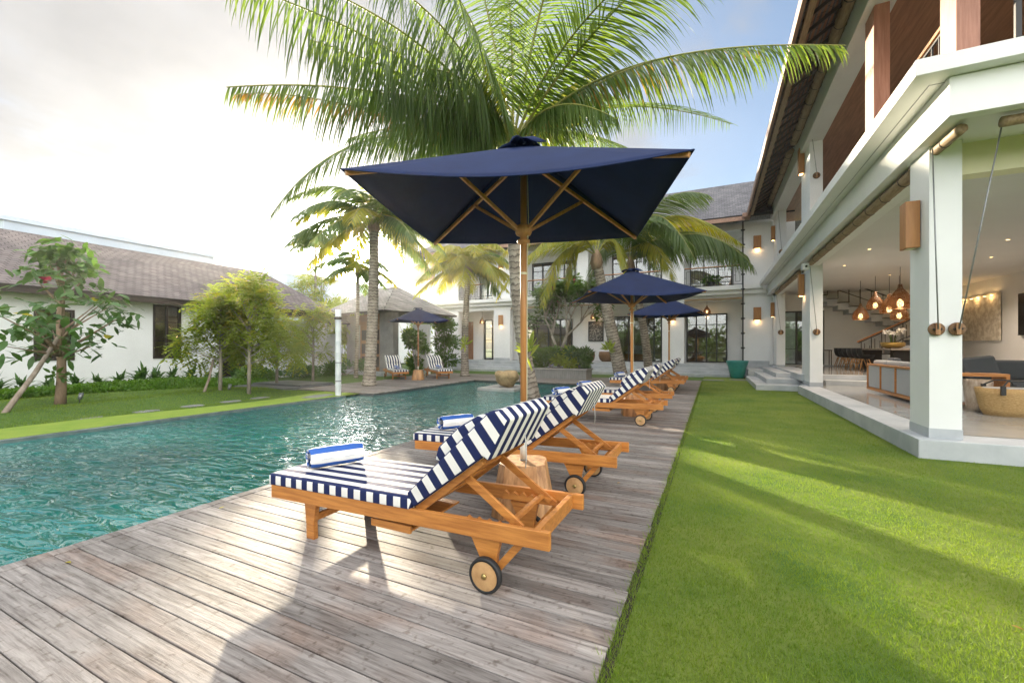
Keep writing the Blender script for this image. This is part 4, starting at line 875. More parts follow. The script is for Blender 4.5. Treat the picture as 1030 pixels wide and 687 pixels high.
def lounger():
    e_ = empty('sun_lounger', (0, 0, 0), 0, 'x', 'sun lounger', 'teak sun loungers with striped cushions')
    L, Wd = 2.34, .70
    for y_ in (0, Wd-.035):
        m_ = MB(); m_.add([(0, y_, rz_(0)), (L, y_, rz_(L)), (L, y_+.035, rz_(L)), (0, y_+.035, rz_(0)), (0, y_, rz_(0)+.1), (L, y_, rz_(L)+.105), (L, y_+.035, rz_(L)+.105), (0, y_+.035, rz_(0)+.1)],
                     [(0, 3, 2, 1), (4, 5, 6, 7), (0, 1, 5, 4), (1, 2, 6, 5), (2, 3, 7, 6), (3, 0, 4, 7)]); m_.build('side_rail', teak, e_, .004)
    bx('end_rail', teak, e_, .0, .03, .036, Wd-.036, .275, .365, .003)
    bx('end_rail', teak, e_, 2.235, 2.27, .036, Wd-.036, .325, .42, .003)
    sl_ = MB()
    for i in range(14): x_ = .1+i*.095; sl_.box(x_, x_+.06, .037, Wd-.037, rz_(x_)+.075, rz_(x_)+.092)
    sl_.build('seat_slats', teak, e_, .002)
    for y_ in (.038, Wd-.078):
        m_ = MB(); m_.add([(.33, y_, rz_(.3)+.02), (.46, y_, rz_(.3)+.02), (.43, y_, .12), (.435, y_, 0), (.355, y_, 0), (.35, y_, .12)]+[(.33, y_+.04, rz_(.3)+.02), (.46, y_+.04, rz_(.3)+.02), (.43, y_+.04, .12), (.435, y_+.04, 0), (.355, y_+.04, 0), (.35, y_+.04, .12)],
                     [(0, 1, 2, 3, 4, 5), (11, 10, 9, 8, 7, 6)]+[(i, i+6, (i+1) % 6+6, (i+1) % 6) for i in range(6)]); fixn(m_.build('leg', teak, e_, .003))
        m_ = MB(); pr = [(1.80, rz_(1.8)+.01), (2.02, rz_(2)+.01), (1.99, .2), (1.985, .07), (1.90, .07), (1.89, .15)]
        m_.add([(a, y_, b_) for a, b_ in pr]+[(a, y_+.04, b_) for a, b_ in pr], [(0, 1, 2, 3, 4, 5), (11, 10, 9, 8, 7, 6)]+[(i, i+6, (i+1) % 6+6, (i+1) % 6) for i in range(6)]); fixn(m_.build('leg', teak, e_, .003))
        yb = y_+.02
        MB().bar((1.985, yb, .12), (2.16, yb, .33), .03, .045).build('brace', teak, e_, .002)
    MB().box(.39, .42, .078, Wd-.078, .13, .18).build('stretcher', teak, e_, .003)
    MB().tube([(1.94, -.01, .105), (1.94, Wd+.01, .105)], .012, 8).build('axle', metal_gr, e_)
    for y_, s_ in ((-.005, -1), (Wd+.005, 1)):
        wh = MB().lathe([(.088, -.018), (.088, .018)], (1.94, y_, .105), 28, 'y'); w_ = fixn(wh.build('wheel', wheelw, e_, .002))
        fixn(MB().lathe([(.086, -.021), (.102, -.019), (.1055, -.012), (.1055, .012), (.102, .019), (.086, .021)], (1.94, y_, .105), 36, 'y', False).build('tyre', rubber, w_))
        fixn(MB().lathe([(.017, .018*s_), (.017, .026*s_), (.008, .031*s_)], (1.94, y_, .105), 14, 'y').build('hub', brass, w_))
    tr_ = MB(); tr_.box(1.02, 1.36, .04, .62, .235, .25).box(1.02, 1.36, .02, .04, .225, .275); tr_.build('drink_tray', teak, e_, .003)
    # ratchet racks
    for y_ in (.075, Wd-.10):
        rk = MB(); pts = [(1.75, .335)]; k_ = 0
        while k_ <= 24: x_ = 1.75+k_*.018; pts.append((x_, .385+.014*math.sin(k_*1.57))); k_ += 1
        pts.append((1.75+24*.018, .345)); n_ = len(pts)
        rk.add([(a, y_, b_) for a, b_ in pts]+[(a, y_+.025, b_) for a, b_ in pts], [tuple(range(n_))[::-1], tuple(range(n_, 2*n_))]+[(i, i+n_, (i+1) % n_+n_, (i+1) % n_) for i in range(n_)])
        fixn(rk.build('ratchet', teak, e_))
    # backrest frame
    A, B = Vector((1.40, 0, .385)), Vector((1.885, 0, .762))
    bf = MB()
    for y_ in (.06, Wd-.06): bf.bar(A+Vector((0, y_, 0)), B+Vector((0, y_, 0)), .035, .055)
    for t_ in (.02, .35, .66, .9):
        q = A.lerp(B, t_); bf.bar(q+Vector((0, .078, 0)), q+Vector((0, Wd-.078, 0)), .06, .02, up=(-.62, 0, .78))
    bf.build('backrest_frame', teak, e_, .003)
    for y_ in (.10, Wd-.10): 
        MB().bar((1.74, y_, .635), (2.13, y_, .375), .022, .05).build('prop', teak, e_, .002)
    MB().bar((2.07, .088, .41), (2.07, Wd-.088, .41), .03, .03).build('prop_bar', teak, e_, .003)
    # cushions
    cz = .355
    cu = cushion_obj('cushion', e_, [(-.03, cz+.01), (1.37, cz+.035), (1.41, cz+.125), (-.03, cz+.10)], -.005, Wd+.005, (1, 0))
    C0 = Vector((1.385, 0, .43)); dd = Vector((.78, 0, .625)).normalized()
    cushion_obj('back_cushion', e_, [(1.40, .415), (1.92, .80), (1.955, .775), (2.09, 1.03), (2.03, 1.09), (1.96, 1.075), (1.345, .50)], -.005, Wd+.005, (dd.x, dd.z), org=(C0.x, C0.z), bevel=.018)
    nrm = Vector((-dd.z, 0, dd.x)); P0 = Vector((1.345, 0, .50))+dd*.33+nrm*.006
    pr = [P0+dd*.02, P0+dd*.40, P0+dd*.45+nrm*.03, P0+dd*.42+nrm*.09, P0+dd*.25+nrm*.115, P0+dd*.05+nrm*.10, P0-dd*.03+nrm*.045]
    cushion_obj('head_pillow', e_, [(a.x, a.z) for a in pr], .02, Wd-.02, (dd.x, dd.z), org=(C0.x, C0.z), bevel=.024)
    MB().tube([(2.04, Wd*.5, .9), (2.05, Wd*.5, .74), (2.045, Wd*.5, .66)], .004, 5).build('tie', fabric_lt, e_)
    return e_
LG = lounger()
lsp = [((-3.16, 2.20, 0), 0, 'nearest teak sun lounger with striped cushions and a rolled towel'),
       ((-3.16, 3.98, 0), 0, 'second nearest teak sun lounger, beyond the first block table'),
       ((-3.16, 8.15, 0), 0, 'third teak sun lounger counted from the camera, before the leaning palm'),
       ((-3.16, 9.95, 0), 0, 'fourth teak sun lounger counted from the camera, just beyond the second block table'),
       ((-3.16, 14.3, 0), 0, 'fifth teak sun lounger counted from the camera, before the third block table'),
       ((-3.16, 16.1, 0), 0, 'last teak sun lounger at the far end of the wooden deck'),
       ]
for i, (loc, rz, lab) in enumerate(lsp): place(LG if i == 0 else copy_tree(LG), loc, R((0, .6, -1.1, 1.4, -.8, 1.0)[i]), lab)
HA = math.atan2(.6, -.8)
def farlounge(fx, fy, lab):
    # foot end centre at (fx,fy); local +x points to the head
    off = Vector((0, -.35, 0)); off.rotate(Euler((0, 0, HA)))
    place(copy_tree(LG), (fx+off.x, fy+off.y, 0), HA, lab)
farlounge(-12.75, 15.1, 'teak sun lounger across the pool, left of the small parasol')
farlounge(-11.2, 16.35, 'teak sun lounger across the pool, right of the small parasol')
# rolled towels
def towel():
    bm = bmesh.new(); me = bpy.data.meshes.new('rolled_towel'); mb = MB(); n_ = 26; L_ = .42; segs = 14; vs = []; fs = []; uv = []
    def sec(k): # roll outline with a spiral lip
        a = 2*math.pi*k/n_; r_ = .086*(1+.06*k/n_); return (r_*math.cos(a)*1.12, r_*math.sin(a)*.92)
    for i in range(segs+1):
        y_ = -L_/2+L_*i/segs; q = 1-.10*abs(2*i/segs-1)**6
        for k in range(n_+1): x_, z_ = sec(k); w_ = 1+.02*math.sin(k*2.3+i*1.1); vs.append((x_*q*w_, y_+.006*math.sin(k*.9), z_*q*w_))
    for i in range(segs):
        for k in range(n_): fs.append((i*(n_+1)+k, i*(n_+1)+k+1, (i+1)*(n_+1)+k+1, (i+1)*(n_+1)+k)); uv.append([(k*.0195, 0), ((k+1)*.0195, 0), ((k+1)*.0195, 0), (k*.0195, 0)])
    mb.add(vs, fs, uv, True)
    # rolled ends: spiral strip
    for s_ in (-1, 1):
        vs = []; fs = []; uv = []; m_ = 70
        for k in range(m_+1):
            a = k/m_*2*math.pi*3.2; r0 = .084*(1-k/m_)+.004; bul = .012*(1-r0/.09)
            for r_ in (r0, max(.002, r0-.019)): vs.append((r_*math.cos(a)*1.1, s_*(L_/2-.004+bul+(.006 if r_ == r0 else -.004)), r_*math.sin(a)*.92))
        for k in range(m_): fs.append((2*k, 2*k+1, 2*k+3, 2*k+2)); uv.append([(k*.021, 0)]*4)
        mb.add(vs, fs, uv, True)
    o = mb.build('rolled_towel', towelm); return tag(o, 'x', 'towel', 'rolled blue and white towels')
T0 = towel()
tws = [((-2.88, 2.58, .55), R(-28), 'blue and white striped towel rolled on the nearest lounger'),
       ((-2.85, 4.38, .55), R(-30), 'rolled towel at the foot of the second nearest lounger'),
       ((-2.9, 8.5, .55), R(-20), 'rolled towel on the third lounger from the camera'),
       ((-2.9, 10.3, .55), R(-20), 'rolled towel on the fourth lounger from the camera'),
       ((-2.9, 14.65, .55), R(-20), 'rolled towel on the fifth lounger beside the leaning palm'),
       ((-13.5, 15.7, .55), R(55), 'rolled towel on the left lounger across the pool'),
       ((-12.0, 16.95, .55), R(55), 'rolled towel on the right lounger across the pool')]
for i, (l_, r_, lab) in enumerate(tws): place(T0 if i == 0 else copy_tree(T0), l_, r_, lab)
# block tables
def btable():
    e_ = empty('block_table', (0, 0, 0), 0, 'x', 'side table', 'solid wood block tables between the loungers')
    m_ = MB(); vs = []; fs = []
    lev = [(0, .26), (.15, .25), (.30, .225), (.45, .20)]
    for z_, r_ in lev:
        for k in range(16):
            a = 2*math.pi*(k+.5)/16; q = 1/max(abs(math.cos(a)), abs(math.sin(a)))**.97; w_ = 1+.02*math.sin(k*3.1+z_*4)
            vs.append((r_*q*math.cos(a)*w_, r_*q*math.sin(a)*w_, z_))
    for i in range(3):
        for k in range(16): fs.append((i*16+k, i*16+(k+1) % 16, (i+1)*16+(k+1) % 16, (i+1)*16+k))
    fs += [tuple(range(16))[::-1], tuple(48+k for k in range(16))]
    m_.add(vs, fs); m_.build('block', block, e_, .006)
    m_ = MB(); m_.lathe([(.030, .452), (.036, .452), (.036, .456), (.030, .456)], n=20, cap=False); m_.build('ring', metal_gr, e_)
    return e_
BT = btable()
for i, (l_, r_, lab) in enumerate([((-1.53, 3.45, 0), .3, 'wooden block table between the two nearest loungers'), ((-1.55, 9.4, 0), .3, 'wooden block table between the third and fourth loungers'), ((-1.55, 15.5, 0), .2, 'wooden block table between the two farthest deck loungers'), ((-12.15, 15.55, 0), .5, 'wooden block table across the pool between two loungers')]):
    place(BT if i == 0 else copy_tree(BT), l_, r_, lab)
# parasols
def parasol():
    e_ = empty('parasol', (0, 0, 0), 0, 'x', 'parasol', 'navy square parasols over the loungers')
    A_, B_ = 1.157, 1.026; ze, zp = 2.675, 3.25
    MB().tube([(0, 0, .457), (0, 0, .62)], .030, 16).build('sleeve', pm('cream_sleeve', (.62, .58, .50), None, 5, .6), e_)
    MB().tube([(0, 0, .62), (0, 0, 3.15)], .029, 16).build('pole', polew, e_)
    h_ = MB(); h_.lathe([(.026, 2.37), (.055, 2.385), (.058, 2.41), (.030, 2.42), (.030, 2.44), (.062, 2.455), (.075, 2.48), (.072, 2.53), (.035, 2.55), (.026, 2.55)], n=20); h_.build('hub', polew, e_)
    rb = Vector((0, 0, 3.14))
    for sx_, sy_ in ((-1, -1), (1, -1), (1, 1), (-1, 1)):
        tip = Vector((sx_*(A_-.02), sy_*(B_-.02), ze-.02)); rbm = MB().bar(rb+(tip-rb)*.02, tip, .026, .032).build('rib', polew, e_, .003)
        mid = rb.lerp(tip, .47)-Vector((0, 0, .02)); dr = Vector((sx_*A_, sy_*B_, 0)).normalized()
        MB().bar(Vector((0, 0, 2.50))+dr*.055, mid, .024, .030).build('strut', polew, e_, .003)
    # canopy: four sagging panels
    cm = MB(); n_ = 12; cs = [(-A_, -B_), (A_, -B_), (A_, B_), (-A_, B_)]
    for i in range(4):
        a = Vector((*cs[i], ze)); b_ = Vector((*cs[(i+1) % 4], ze)); vs = []; fs = []
        for r_ in range(n_+1):
            u_ = r_/n_
            for k in range(n_+1):
                w_ = k/n_; base = a.lerp(b_, w_); q = Vector((0, 0, zp)).lerp(base, u_); s_ = math.sin(math.pi*w_)*u_
                q.z -= .03*s_*math.sin(math.pi*min(1, u_*1.05)/1.0*.9)+(.085 if i == 0 else .03)*s_*u_; q.x *= 1-.022*s_*u_*(1 if abs(a.x-b_.x) < .1 else 0); q.y *= 1-.022*s_*u_*(1 if abs(a.y-b_.y) < .1 else 0); vs.append(q)
        for r_ in range(n_):
            for k in range(n_): fs.append((r_*(n_+1)+k, (r_+1)*(n_+1)+k, (r_+1)*(n_+1)+k+1, r_*(n_+1)+k+1))
        cm.add(vs, fs, None, False)
    cm.sm = [True]*len(cm.f); cn = cm.build('canopy', navy, e_, solid=.004)
    hm = MB()
    for i in range(4):
        a = Vector((*cs[i], ze)); b_ = Vector((*cs[(i+1) % 4], ze)); ep = []
        for k in range(n_+1):
            w_ = k/n_; q = a.lerp(b_, w_); s_ = math.sin(math.pi*w_); q.z -= .03*s_*math.sin(math.pi*.9)+(.085 if i == 0 else .03)*s_; q.x *= 1-.022*s_*(1 if abs(a.x-b_.x) < .1 else 0); q.y *= 1-.022*s_*(1 if abs(a.y-b_.y) < .1 else 0); ep.append(q)
        hm.tube(ep, .006, 5)
    hm.build('hem', navy, cn)
    # bunched cap on top
    r2 = random.Random(3); cp = MB()
    for i in range(5):
        a = i*1.25; q = [Vector((0, 0, zp-.02)), Vector((.09*math.cos(a), .09*math.sin(a), zp+.075)), Vector((.2*math.cos(a+.5), .2*math.sin(a+.5), zp-.03))]
        pts = bez(*q, 6); wv = Vector((-math.sin(a), math.cos(a), 0))*.07; vs = []
        for j, p_ in enumerate(pts): vs += [p_-wv*(1+.2*math.sin(j)), p_+Vector((0, 0, .02*math.sin(j*2))), p_+wv]
        cp.add(vs, [(j*3+k, j*3+k+1, (j+1)*3+k+1, (j+1)*3+k) for j in range(5) for k in range(2)], None, True)
    cp.build('cap', navy, e_, solid=.006)
    MB().tube([(.035, -.01, 3.0), (.045, -.02, 2.6), (.034, -.015, 2.2), (.032, -.012, 1.2), (.03, -.01, .7)], .004, 5).build('cord', cream, e_)
    for z_ in (.95, 2.1): MB().lathe([(.028, z_), (.031, z_+.006), (.031, z_+.02), (.028, z_+.026)], n=14).build('cord_wrap', cream, e_)
    return e_
UM = parasol()
for i, (l_, r_, lab) in enumerate([((-1.53, 3.45, 0), .322, 'nearest and largest looking navy parasol over the first two loungers'), ((-1.60, 9.4, -.12), .46, 'second navy parasol, over the third and fourth loungers'), ((-1.38, 15.5, -.08), -.1, 'third navy parasol in front of the right glass door'), ((-12.15, 15.55, 0), .9, 'small looking navy parasol across the pool beside the white wing')]):
    place(UM if i == 0 else copy_tree(UM), l_, r_, lab)
# teal pot
tp_o = fixn(MB().lathe([(.30, 0), (.36, .1), (.48, .6), (.56, .82), (.58, .90), (.52, .90), (.48, .75), (.1, .7)], n=28).build('teal_pot', teal, loc=(1.05, 23.25, -.02))); tp_o.scale = (.86, .86, .95); tag(tp_o, 'large teal glazed pot at the foot of the black rain chain', 'pot')
# boulder seat on a slab in the pool
sb = MB().box(-.75, .75, -.9, .9, -.3, .06).build('pool_slab', paving, None, .02, loc=(-7.0, 14.2, -.05)); tag(sb, 'flat pale stone slab standing in the far end of the pool', 'slab')
bm = bmesh.new(); bmesh.ops.create_icosphere(bm, subdivisions=3, radius=1)
for v in bm.verts:
    r_ = 1+.06*math.sin(v.co.x*4+v.co.y*3)+.05*math.sin(v.co.z*6+v.co.x*2); v.co = Vector((v.co.x*.45*(1+.22*v.co.z), v.co.y*.42*(1+.22*v.co.z), min(v.co.z, .72)*.36))*r_
me = bpy.data.meshes.new('boulder'); bm.to_mesh(me); bm.free(); me.materials.append(rock); me.polygons.foreach_set('use_smooth', [True]*len(me.polygons))
o = bpy.data.objects.new('boulder', me); COL.objects.link(o); o.location = (-6.85, 14.0, .35); tag(o, 'brown flat topped boulder on the slab at the end of the pool', 'boulder')
# bamboo pole by the pool
bp = empty('bamboo_pole', (-10.6, 9.6, -.05), 0, 'pale grey upright bamboo pole at the pool corner', 'pole')
pts = []; rs = []
for i in range(8):
    z_ = i*.34; pts += [(0, 0, z_), (0, 0, z_+.02), (0, 0, z_+.32)]; rs += [.098, .088, .088]
MB().tube(pts, rs, 16).build('cane', bpole, bp)
bnd = MB()
for z_ in (.45, 1.02): bnd.lathe([(.094, z_), (.1, z_+.01), (.1, z_+.03), (.094, z_+.04)], n=16)
bnd.build('band', metal_gr, bp); MB().lathe([(.10, 2.38), (.12, 2.42), (.06, 2.52), (.01, 2.54)], n=14).build('cap', darkframe, bp)

# ================= PLANTS =================
def leafquads(mb, c, d, up, L, w, fold=.25, droop=.3, n=3):
    """one pointed leaf strip from c along d"""
    d = d.normalized(); s_ = d.cross(up)
    if s_.length < 1e-3: s_ = d.orthogonal()
    s_.normalize(); vs = []; prof = [.35, 1, .85, .05] if n == 3 else [.5, 1, .05]
    p_ = c.copy(); st = L/n
    for i in range(n+1):
        ww = w*prof[i]/2; vs += [p_-s_*ww, p_+s_*ww]
        if i < n: p_ = p_+d*st; d = (d-Vector((0, 0, droop/n))).normalized()
    mb.add(vs, [(2*i, 2*i+1, 2*i+3, 2*i+2) for i in range(n)])
def rv(r_): 
    while True:
        v = Vector((r_.uniform(-1, 1), r_.uniform(-1, 1), r_.uniform(-1, 1)))
        if .05 < v.length < 1: return v
def frond(parent, P0, P1, P2, LL, mat, seed, n=70, thick=.028, wid=.045, tipdry=None, hang=.55, ragged=.12):
    r_ = random.Random(seed); pts = bez(P0, P1, P2, 26); mb = MB()
    mb.tube(pts, [thick*(1-.9*i/25)+.004 for i in range(26)], 6)
    Ltot = sum((pts[i+1]-pts[i]).length for i in range(25))
    rc = mb
    lv = MB(); n = int(n*1.45); wid = wid*.72; LL = LL*1.1
    for side in (-1, 1):
        for k in range(n):
            t_ = .14+.86*(k+r_.uniform(-.3, .3))/n
            if r_.random() < ragged: continue
            x_ = min(.999, t_)*25; i = int(x_); f_ = x_-i; p_ = pts[i].lerp(pts[i+1], f_); T = (pts[i+1]-pts[i]).normalized()
            s_ = T.cross(Vector((0, 0, 1)))
            if s_.length < .05: s_ = T.orthogonal()
            s_.normalize(); s_ *= side; upn = s_.cross(T)*side
            ll = LL*(math.sin(math.pi*min(1, .12+t_*.80))**.55)*(1-.45*max(0, t_-.75)/.25)*r_.uniform(.8, 1.08)
            d_ = (s_*.85+T*(.45+.5*t_)+upn*.12).normalized(); d_.z -= hang*.85*r_.uniform(.8, 1.2); d_.normalize()
            w_ = wid*r_.uniform(.8, 1.15)*(1-.4*t_); tw = r_.gauss(0, .7); q = p_.copy(); vs = []; m_ = 5; st = ll/m_; pr = [.7, 1, .9, .7, .4, .04]
            for j in range(m_+1):
                wv = T-d_*T.dot(d_)
                if wv.length < .01: wv = upn.copy()
                wv = (wv.normalized()+d_.cross(wv)*tw).normalized()*w_*pr[j]/2
                vs += [q-wv, q+wv]
                if j < m_: q = q+d_*st; d_ = (d_+Vector((r_.uniform(-.03, .03), r_.uniform(-.03, .03), -(.10+.05*hang)*(j+1)/2))).normalized()
            lv.add(vs, [(2*j, 2*j+1, 2*j+3, 2*j+2) for j in range(m_)])
    o = lv.build('frond', mat, parent)
    rc.build('stalk', stalkm, o)
    return o
stalkm = pm('frond_stalk', (.20, .24, .05), (.30, .26, .07), 4, .6)
def palm(name, base, ctrl, top, r0, r1, label, expl, nrand, Lr, LL, seed, ymix=.15, elev=(-.2, 1.1), base_z=0, matg=palm_g, avoid=None, nleaf=60, wid=.045, nuts=True):
    e_ = empty(name, base, 0, label, 'palm tree', 'coconut palms around the pool')
    b_ = Vector(base); pts = bez(Vector((0, 0, base_z)), Vector(ctrl)-b_, Vector(top)-b_, 60); n_ = 60
    rs = [r1+(r0-r1)*(1-i/59)**1.2+(.28*r0*math.exp(-i/2.5))+.012*((i*1.0) % 2) for i in range(60)]
    MB().tube(pts, rs, 14, uvlen=.12).build('trunk', palmbark, e_)
    C = Vector(top)-b_; r_ = random.Random(seed)
    # fibrous crown shaft and leaf bases
    cs = MB(); cs.tube([C-Vector((0, 0, .35)), C-Vector((0, 0, .1)), C+Vector((0, 0, .15)), C+Vector((0, 0, .4))], [r1*1.02, r1*1.45, r1*1.2, r1*.4], 10); cs.build('crownshaft', bark, e_)
    for i, ex in enumerate(expl):
        p1, p2 = Vector(ex[0])-b_, Vector(ex[1])-b_; kw = ex[2] if len(ex) > 2 else {}
        frond(e_, C+Vector((0, 0, .15)), p1, p2, kw.pop('LL', LL), kw.pop('mat', matg), seed*100+i, kw.pop('n', nleaf), wid=kw.pop('wid', wid), **kw)
    for i in range(nrand):
        a = 2*math.pi*(i+r_.uniform(-.3, .3))/nrand*1.0; 
        if avoid and avoid(a): continue
        el = elev[0]+(elev[1]-elev[0])*((i*.618) % 1); L_ = Lr*r_.uniform(.85, 1.1); h = Vector((math.cos(a), math.sin(a), 0))
        p0 = C+Vector((0, 0, .15)); p1 = p0+h*L_*.45*math.cos(el)+Vector((0, 0, L_*.5*math.sin(el)+.15*L_)); p2 = p0+h*L_*(.72+.15*math.cos(el))+Vector((0, 0, L_*(.55*math.sin(el)-.35)))
        frond(e_, p0, p1, p2, LL*r_.uniform(.85, 1.05), palm_y if r_.random() < ymix else matg, seed*100+50+i, nleaf, wid=wid)
    return e_

def P(u, v, D):
    """a point at view depth D (metres) used while laying out fronds; plain world position"""
    a = (u-515)/425; b_ = (350-v)/425; c, s_ = math.cos(TH), math.sin(TH)
    return ((a*c-s_)*D, (a*s_+c)*D, 1.45+b_*D)
# main palm beside the pool
base = (-3.75, 9.25, -.05)
crownA = P(515, 158, 8.5)
exA = [
 (P(600, 38, 8.0), P(850, 46, 6.0), dict(n=100, LL=1.05, hang=1.6, wid=.06)),      # long one reaching right
 (P(625, 40, 7.6), P(765, 52, 6.7), dict(n=70, LL=.6, hang=1.7, mat=palm_b, ragged=.6)),
 (P(555, 30, 8.0), P(690, -70, 5.6), dict(n=80, LL=1.25, hang=.5, wid=.055)),
 (P(585, 20, 7.8), P(760, -110, 5.4), dict(n=80, LL=1.2, hang=.8, wid=.055)),
 (P(540, 0, 8.2), P(590, -140, 6.2), dict(n=75, LL=1.1, hang=.5)),
 (P(410, 75, 7.4), P(228, 88, 5.3), dict(n=80, LL=1.0, hang=2.4, wid=.05)),         # low one to the left, ragged
 (P(300, 82, 6.2), P(235, 96, 5.3), dict(n=50, LL=.4, hang=1.5, mat=palm_b, ragged=.4, thick=.01)),
 (P(415, 40, 6.8), P(225, -20, 4.2), dict(n=70, LL=1.25, hang=3.2, wid=.05)),       # upper left, hanging leaflets
 (P(440, 30, 6.6), P(290, -25, 4.3), dict(n=70, LL=1.3, hang=3.2, wid=.05)),
 (P(465, 20, 6.8), P(370, -30, 4.4), dict(n=70, LL=1.3, hang=3.0, wid=.05)),
 (P(430, 75, 7.0), P(310, 40, 5.2), dict(n=70, LL=1.25, hang=3.0, wid=.05)),
 (P(485, 20, 7.0), P(440, -30, 4.6), dict(n=70, LL=1.2, hang=2.4, wid=.05)),
 (P(440, 100, 7.6), P(375, 90, 5.8), dict(n=70, LL=1.1, hang=2.6, wid=.05)),
 (P(350, 100, 8.8), P(272, 218, 8.2), dict(n=80, LL=.85, hang=.8)),
 (P(480, 70, 7.8), P(430, 70, 6.0), dict(n=70, LL=1.1, hang=2.4)),
 (P(600, 80, 10), P(735, 125, 11.5), dict(n=75, LL=1.0, hang=.4)),
 (P(570, 110, 9.5), P(660, 165, 10.5), dict(n=75, LL=1.0, hang=.8)),
 (P(480, 110, 9.5), P(405, 168, 10.5), dict(n=75, LL=1.0)),
 (P(550, 80, 8.0), P(620, 120, 6.9), dict(n=75, LL=1.0, hang=1.4)),
 (P(520, 40, 8.6), P(500, -120, 8.0), dict(n=70, LL=1.1, hang=.3)),
 (P(500, 40, 8.8), P(465, -90, 7.6), dict(n=70, LL=1.1, hang=.8)),
 (P(540, 80, 9.5), P(625, 100, 11.5), dict(n=75, LL=1.1, hang=.6)),
 (P(500, 80, 9.0), P(450, 125, 9.5), dict(n=75, LL=1.1, hang=1.2)),
 (P(440, 110, 8.8), P(350, 140, 8.4), dict(n=75, LL=1.0, hang=1.5)),
 (P(505, 90, 8.2), P(488, 60, 6.4), dict(n=50, LL=.55, mat=palm_y, hang=1.4)),
 (P(550, 100, 9), P(600, 70, 8.6), dict(n=70, LL=.9, hang=1.0, mat=palm_y)),
]
palm('coconut_palm', base, P(516, 330, 9.6), crownA, .165, .13, 'tallest coconut palm rising behind the nearest navy parasol', exA, 0, 4.5, .9, 11, nuts=True)
# palm across the pool in front of the sun
palm('coconut_palm', (-11.95, 12.3, 0), (-11.7, 12.35, 3.5), (-11.9, 12.5, 6.2), .22, .16, 'coconut palm on the pool terrace directly before the sun', [], 24, 3.3, 1.0, 23, .25, elev=(-.4, 1.1), nleaf=56, wid=.085)
# slender yellow green palm by the left loggia
palm('coconut_palm', (-11.55, 18.6, 0), (-11.6, 18.6, 3.0), (-11.35, 18.7, 5.6), .20, .12, 'yellow green palm before the left balcony of the rear wing', [], 22, 3.1, .95, 31, .9, elev=(-.4, .9), nleaf=60, wid=.085)
# leaning palm on the deck
Dm = 17.2
palm('coconut_palm', (-3.3, 17.3, 0), P(612, 320, 16.5), P(600, 262, 16.2), .27, .17, 'leaning palm on the far deck behind the second parasol',
     [(P(545, 215, 15.5), P(500, 300, 15.5), dict(mat=palm_y, LL=1.0)), (P(560, 195, 16.5), P(500, 262, 17.5), dict(mat=palm_y, LL=1.0)), (P(640, 185, 16), P(700, 250, 15.5), dict(LL=1.1)),
      (P(560, 225, 16), P(545, 310, 15.2), dict(mat=palm_y, LL=1.0)), (P(610, 180, 16.5), P(660, 185, 17.5), dict(LL=1.1)), (P(590, 180, 17), P(560, 200, 18), dict(LL=1.1)), (P(575, 205, 15), P(530, 262, 13.5), dict(LL=1.0, mat=palm_y)), (P(625, 200, 17), P(655, 270, 18), dict(LL=1.0)), (P(590, 170, 16), P(580, 160, 16.5), dict(LL=1.1)),
      (P(580, 215, 16), P(570, 290, 15.8), dict(mat=palm_y, LL=.9)), (P(620, 215, 16), P(630, 280, 15.5), dict(mat=palm_y, LL=.8))], 0, 3, .9, 41, .2, nleaf=70, wid=.065)
palm('coconut_palm', (-2.75, 20.9, -.05), P(650, 330, 19.4), P(634, 268, 18.6), .20, .15, 'palm with a broad drooping frond between the second and third parasols',
     [(P(700, 205, 17.2), P(758, 268, 15.5), dict(LL=1.5, n=130, hang=1.3, wid=.075)), (P(680, 205, 17.5), P(752, 258, 16.5), dict(LL=1.5, n=120, hang=1.2, wid=.075)), (P(655, 180, 17.5), P(712, 196, 16.0), dict(LL=1.4, n=110, wid=.07)), (P(660, 180, 18), P(745, 245, 17.5), dict(LL=1.4, n=110, wid=.07, mat=palm_y)),
      (P(650, 170, 16.5), P(700, 262, 14.5), dict(LL=1.3, n=110, wid=.07, hang=1.2)), (P(600, 200, 18), P(575, 240, 18.5), dict(LL=1.1)), (P(630, 180, 19), P(620, 170, 20), dict(LL=1.1)), (P(650, 215, 17.5), P(680, 285, 16), dict(LL=1.1, mat=palm_y)), (P(610, 220, 18), P(590, 290, 17.5), dict(LL=1.1))], 0, 3, .9, 53, .2, nleaf=70, wid=.065)
# slim palms against the light, far behind
for (u, v, D, h, lab) in [(316, 236, 30, 0, 'tall dim palm standing far behind the feathery trees'), (358, 190, 21, 0, 'thin areca palm left of the pavilion')]:
    c_ = P(u, v, D); palm('areca_palm', (c_[0], c_[1], -.05), (c_[0]+.2, c_[1], c_[2]*.5), c_ if False else (c_[0]+.1, c_[1], min(c_[2], 5.2 if u == 358 else 8.9)), .09, .07, lab, [], 14 if u == 358 else 20, 2.2, .75, int(u), .3, elev=(-.3, 1.1), nleaf=40, wid=.085, nuts=False)

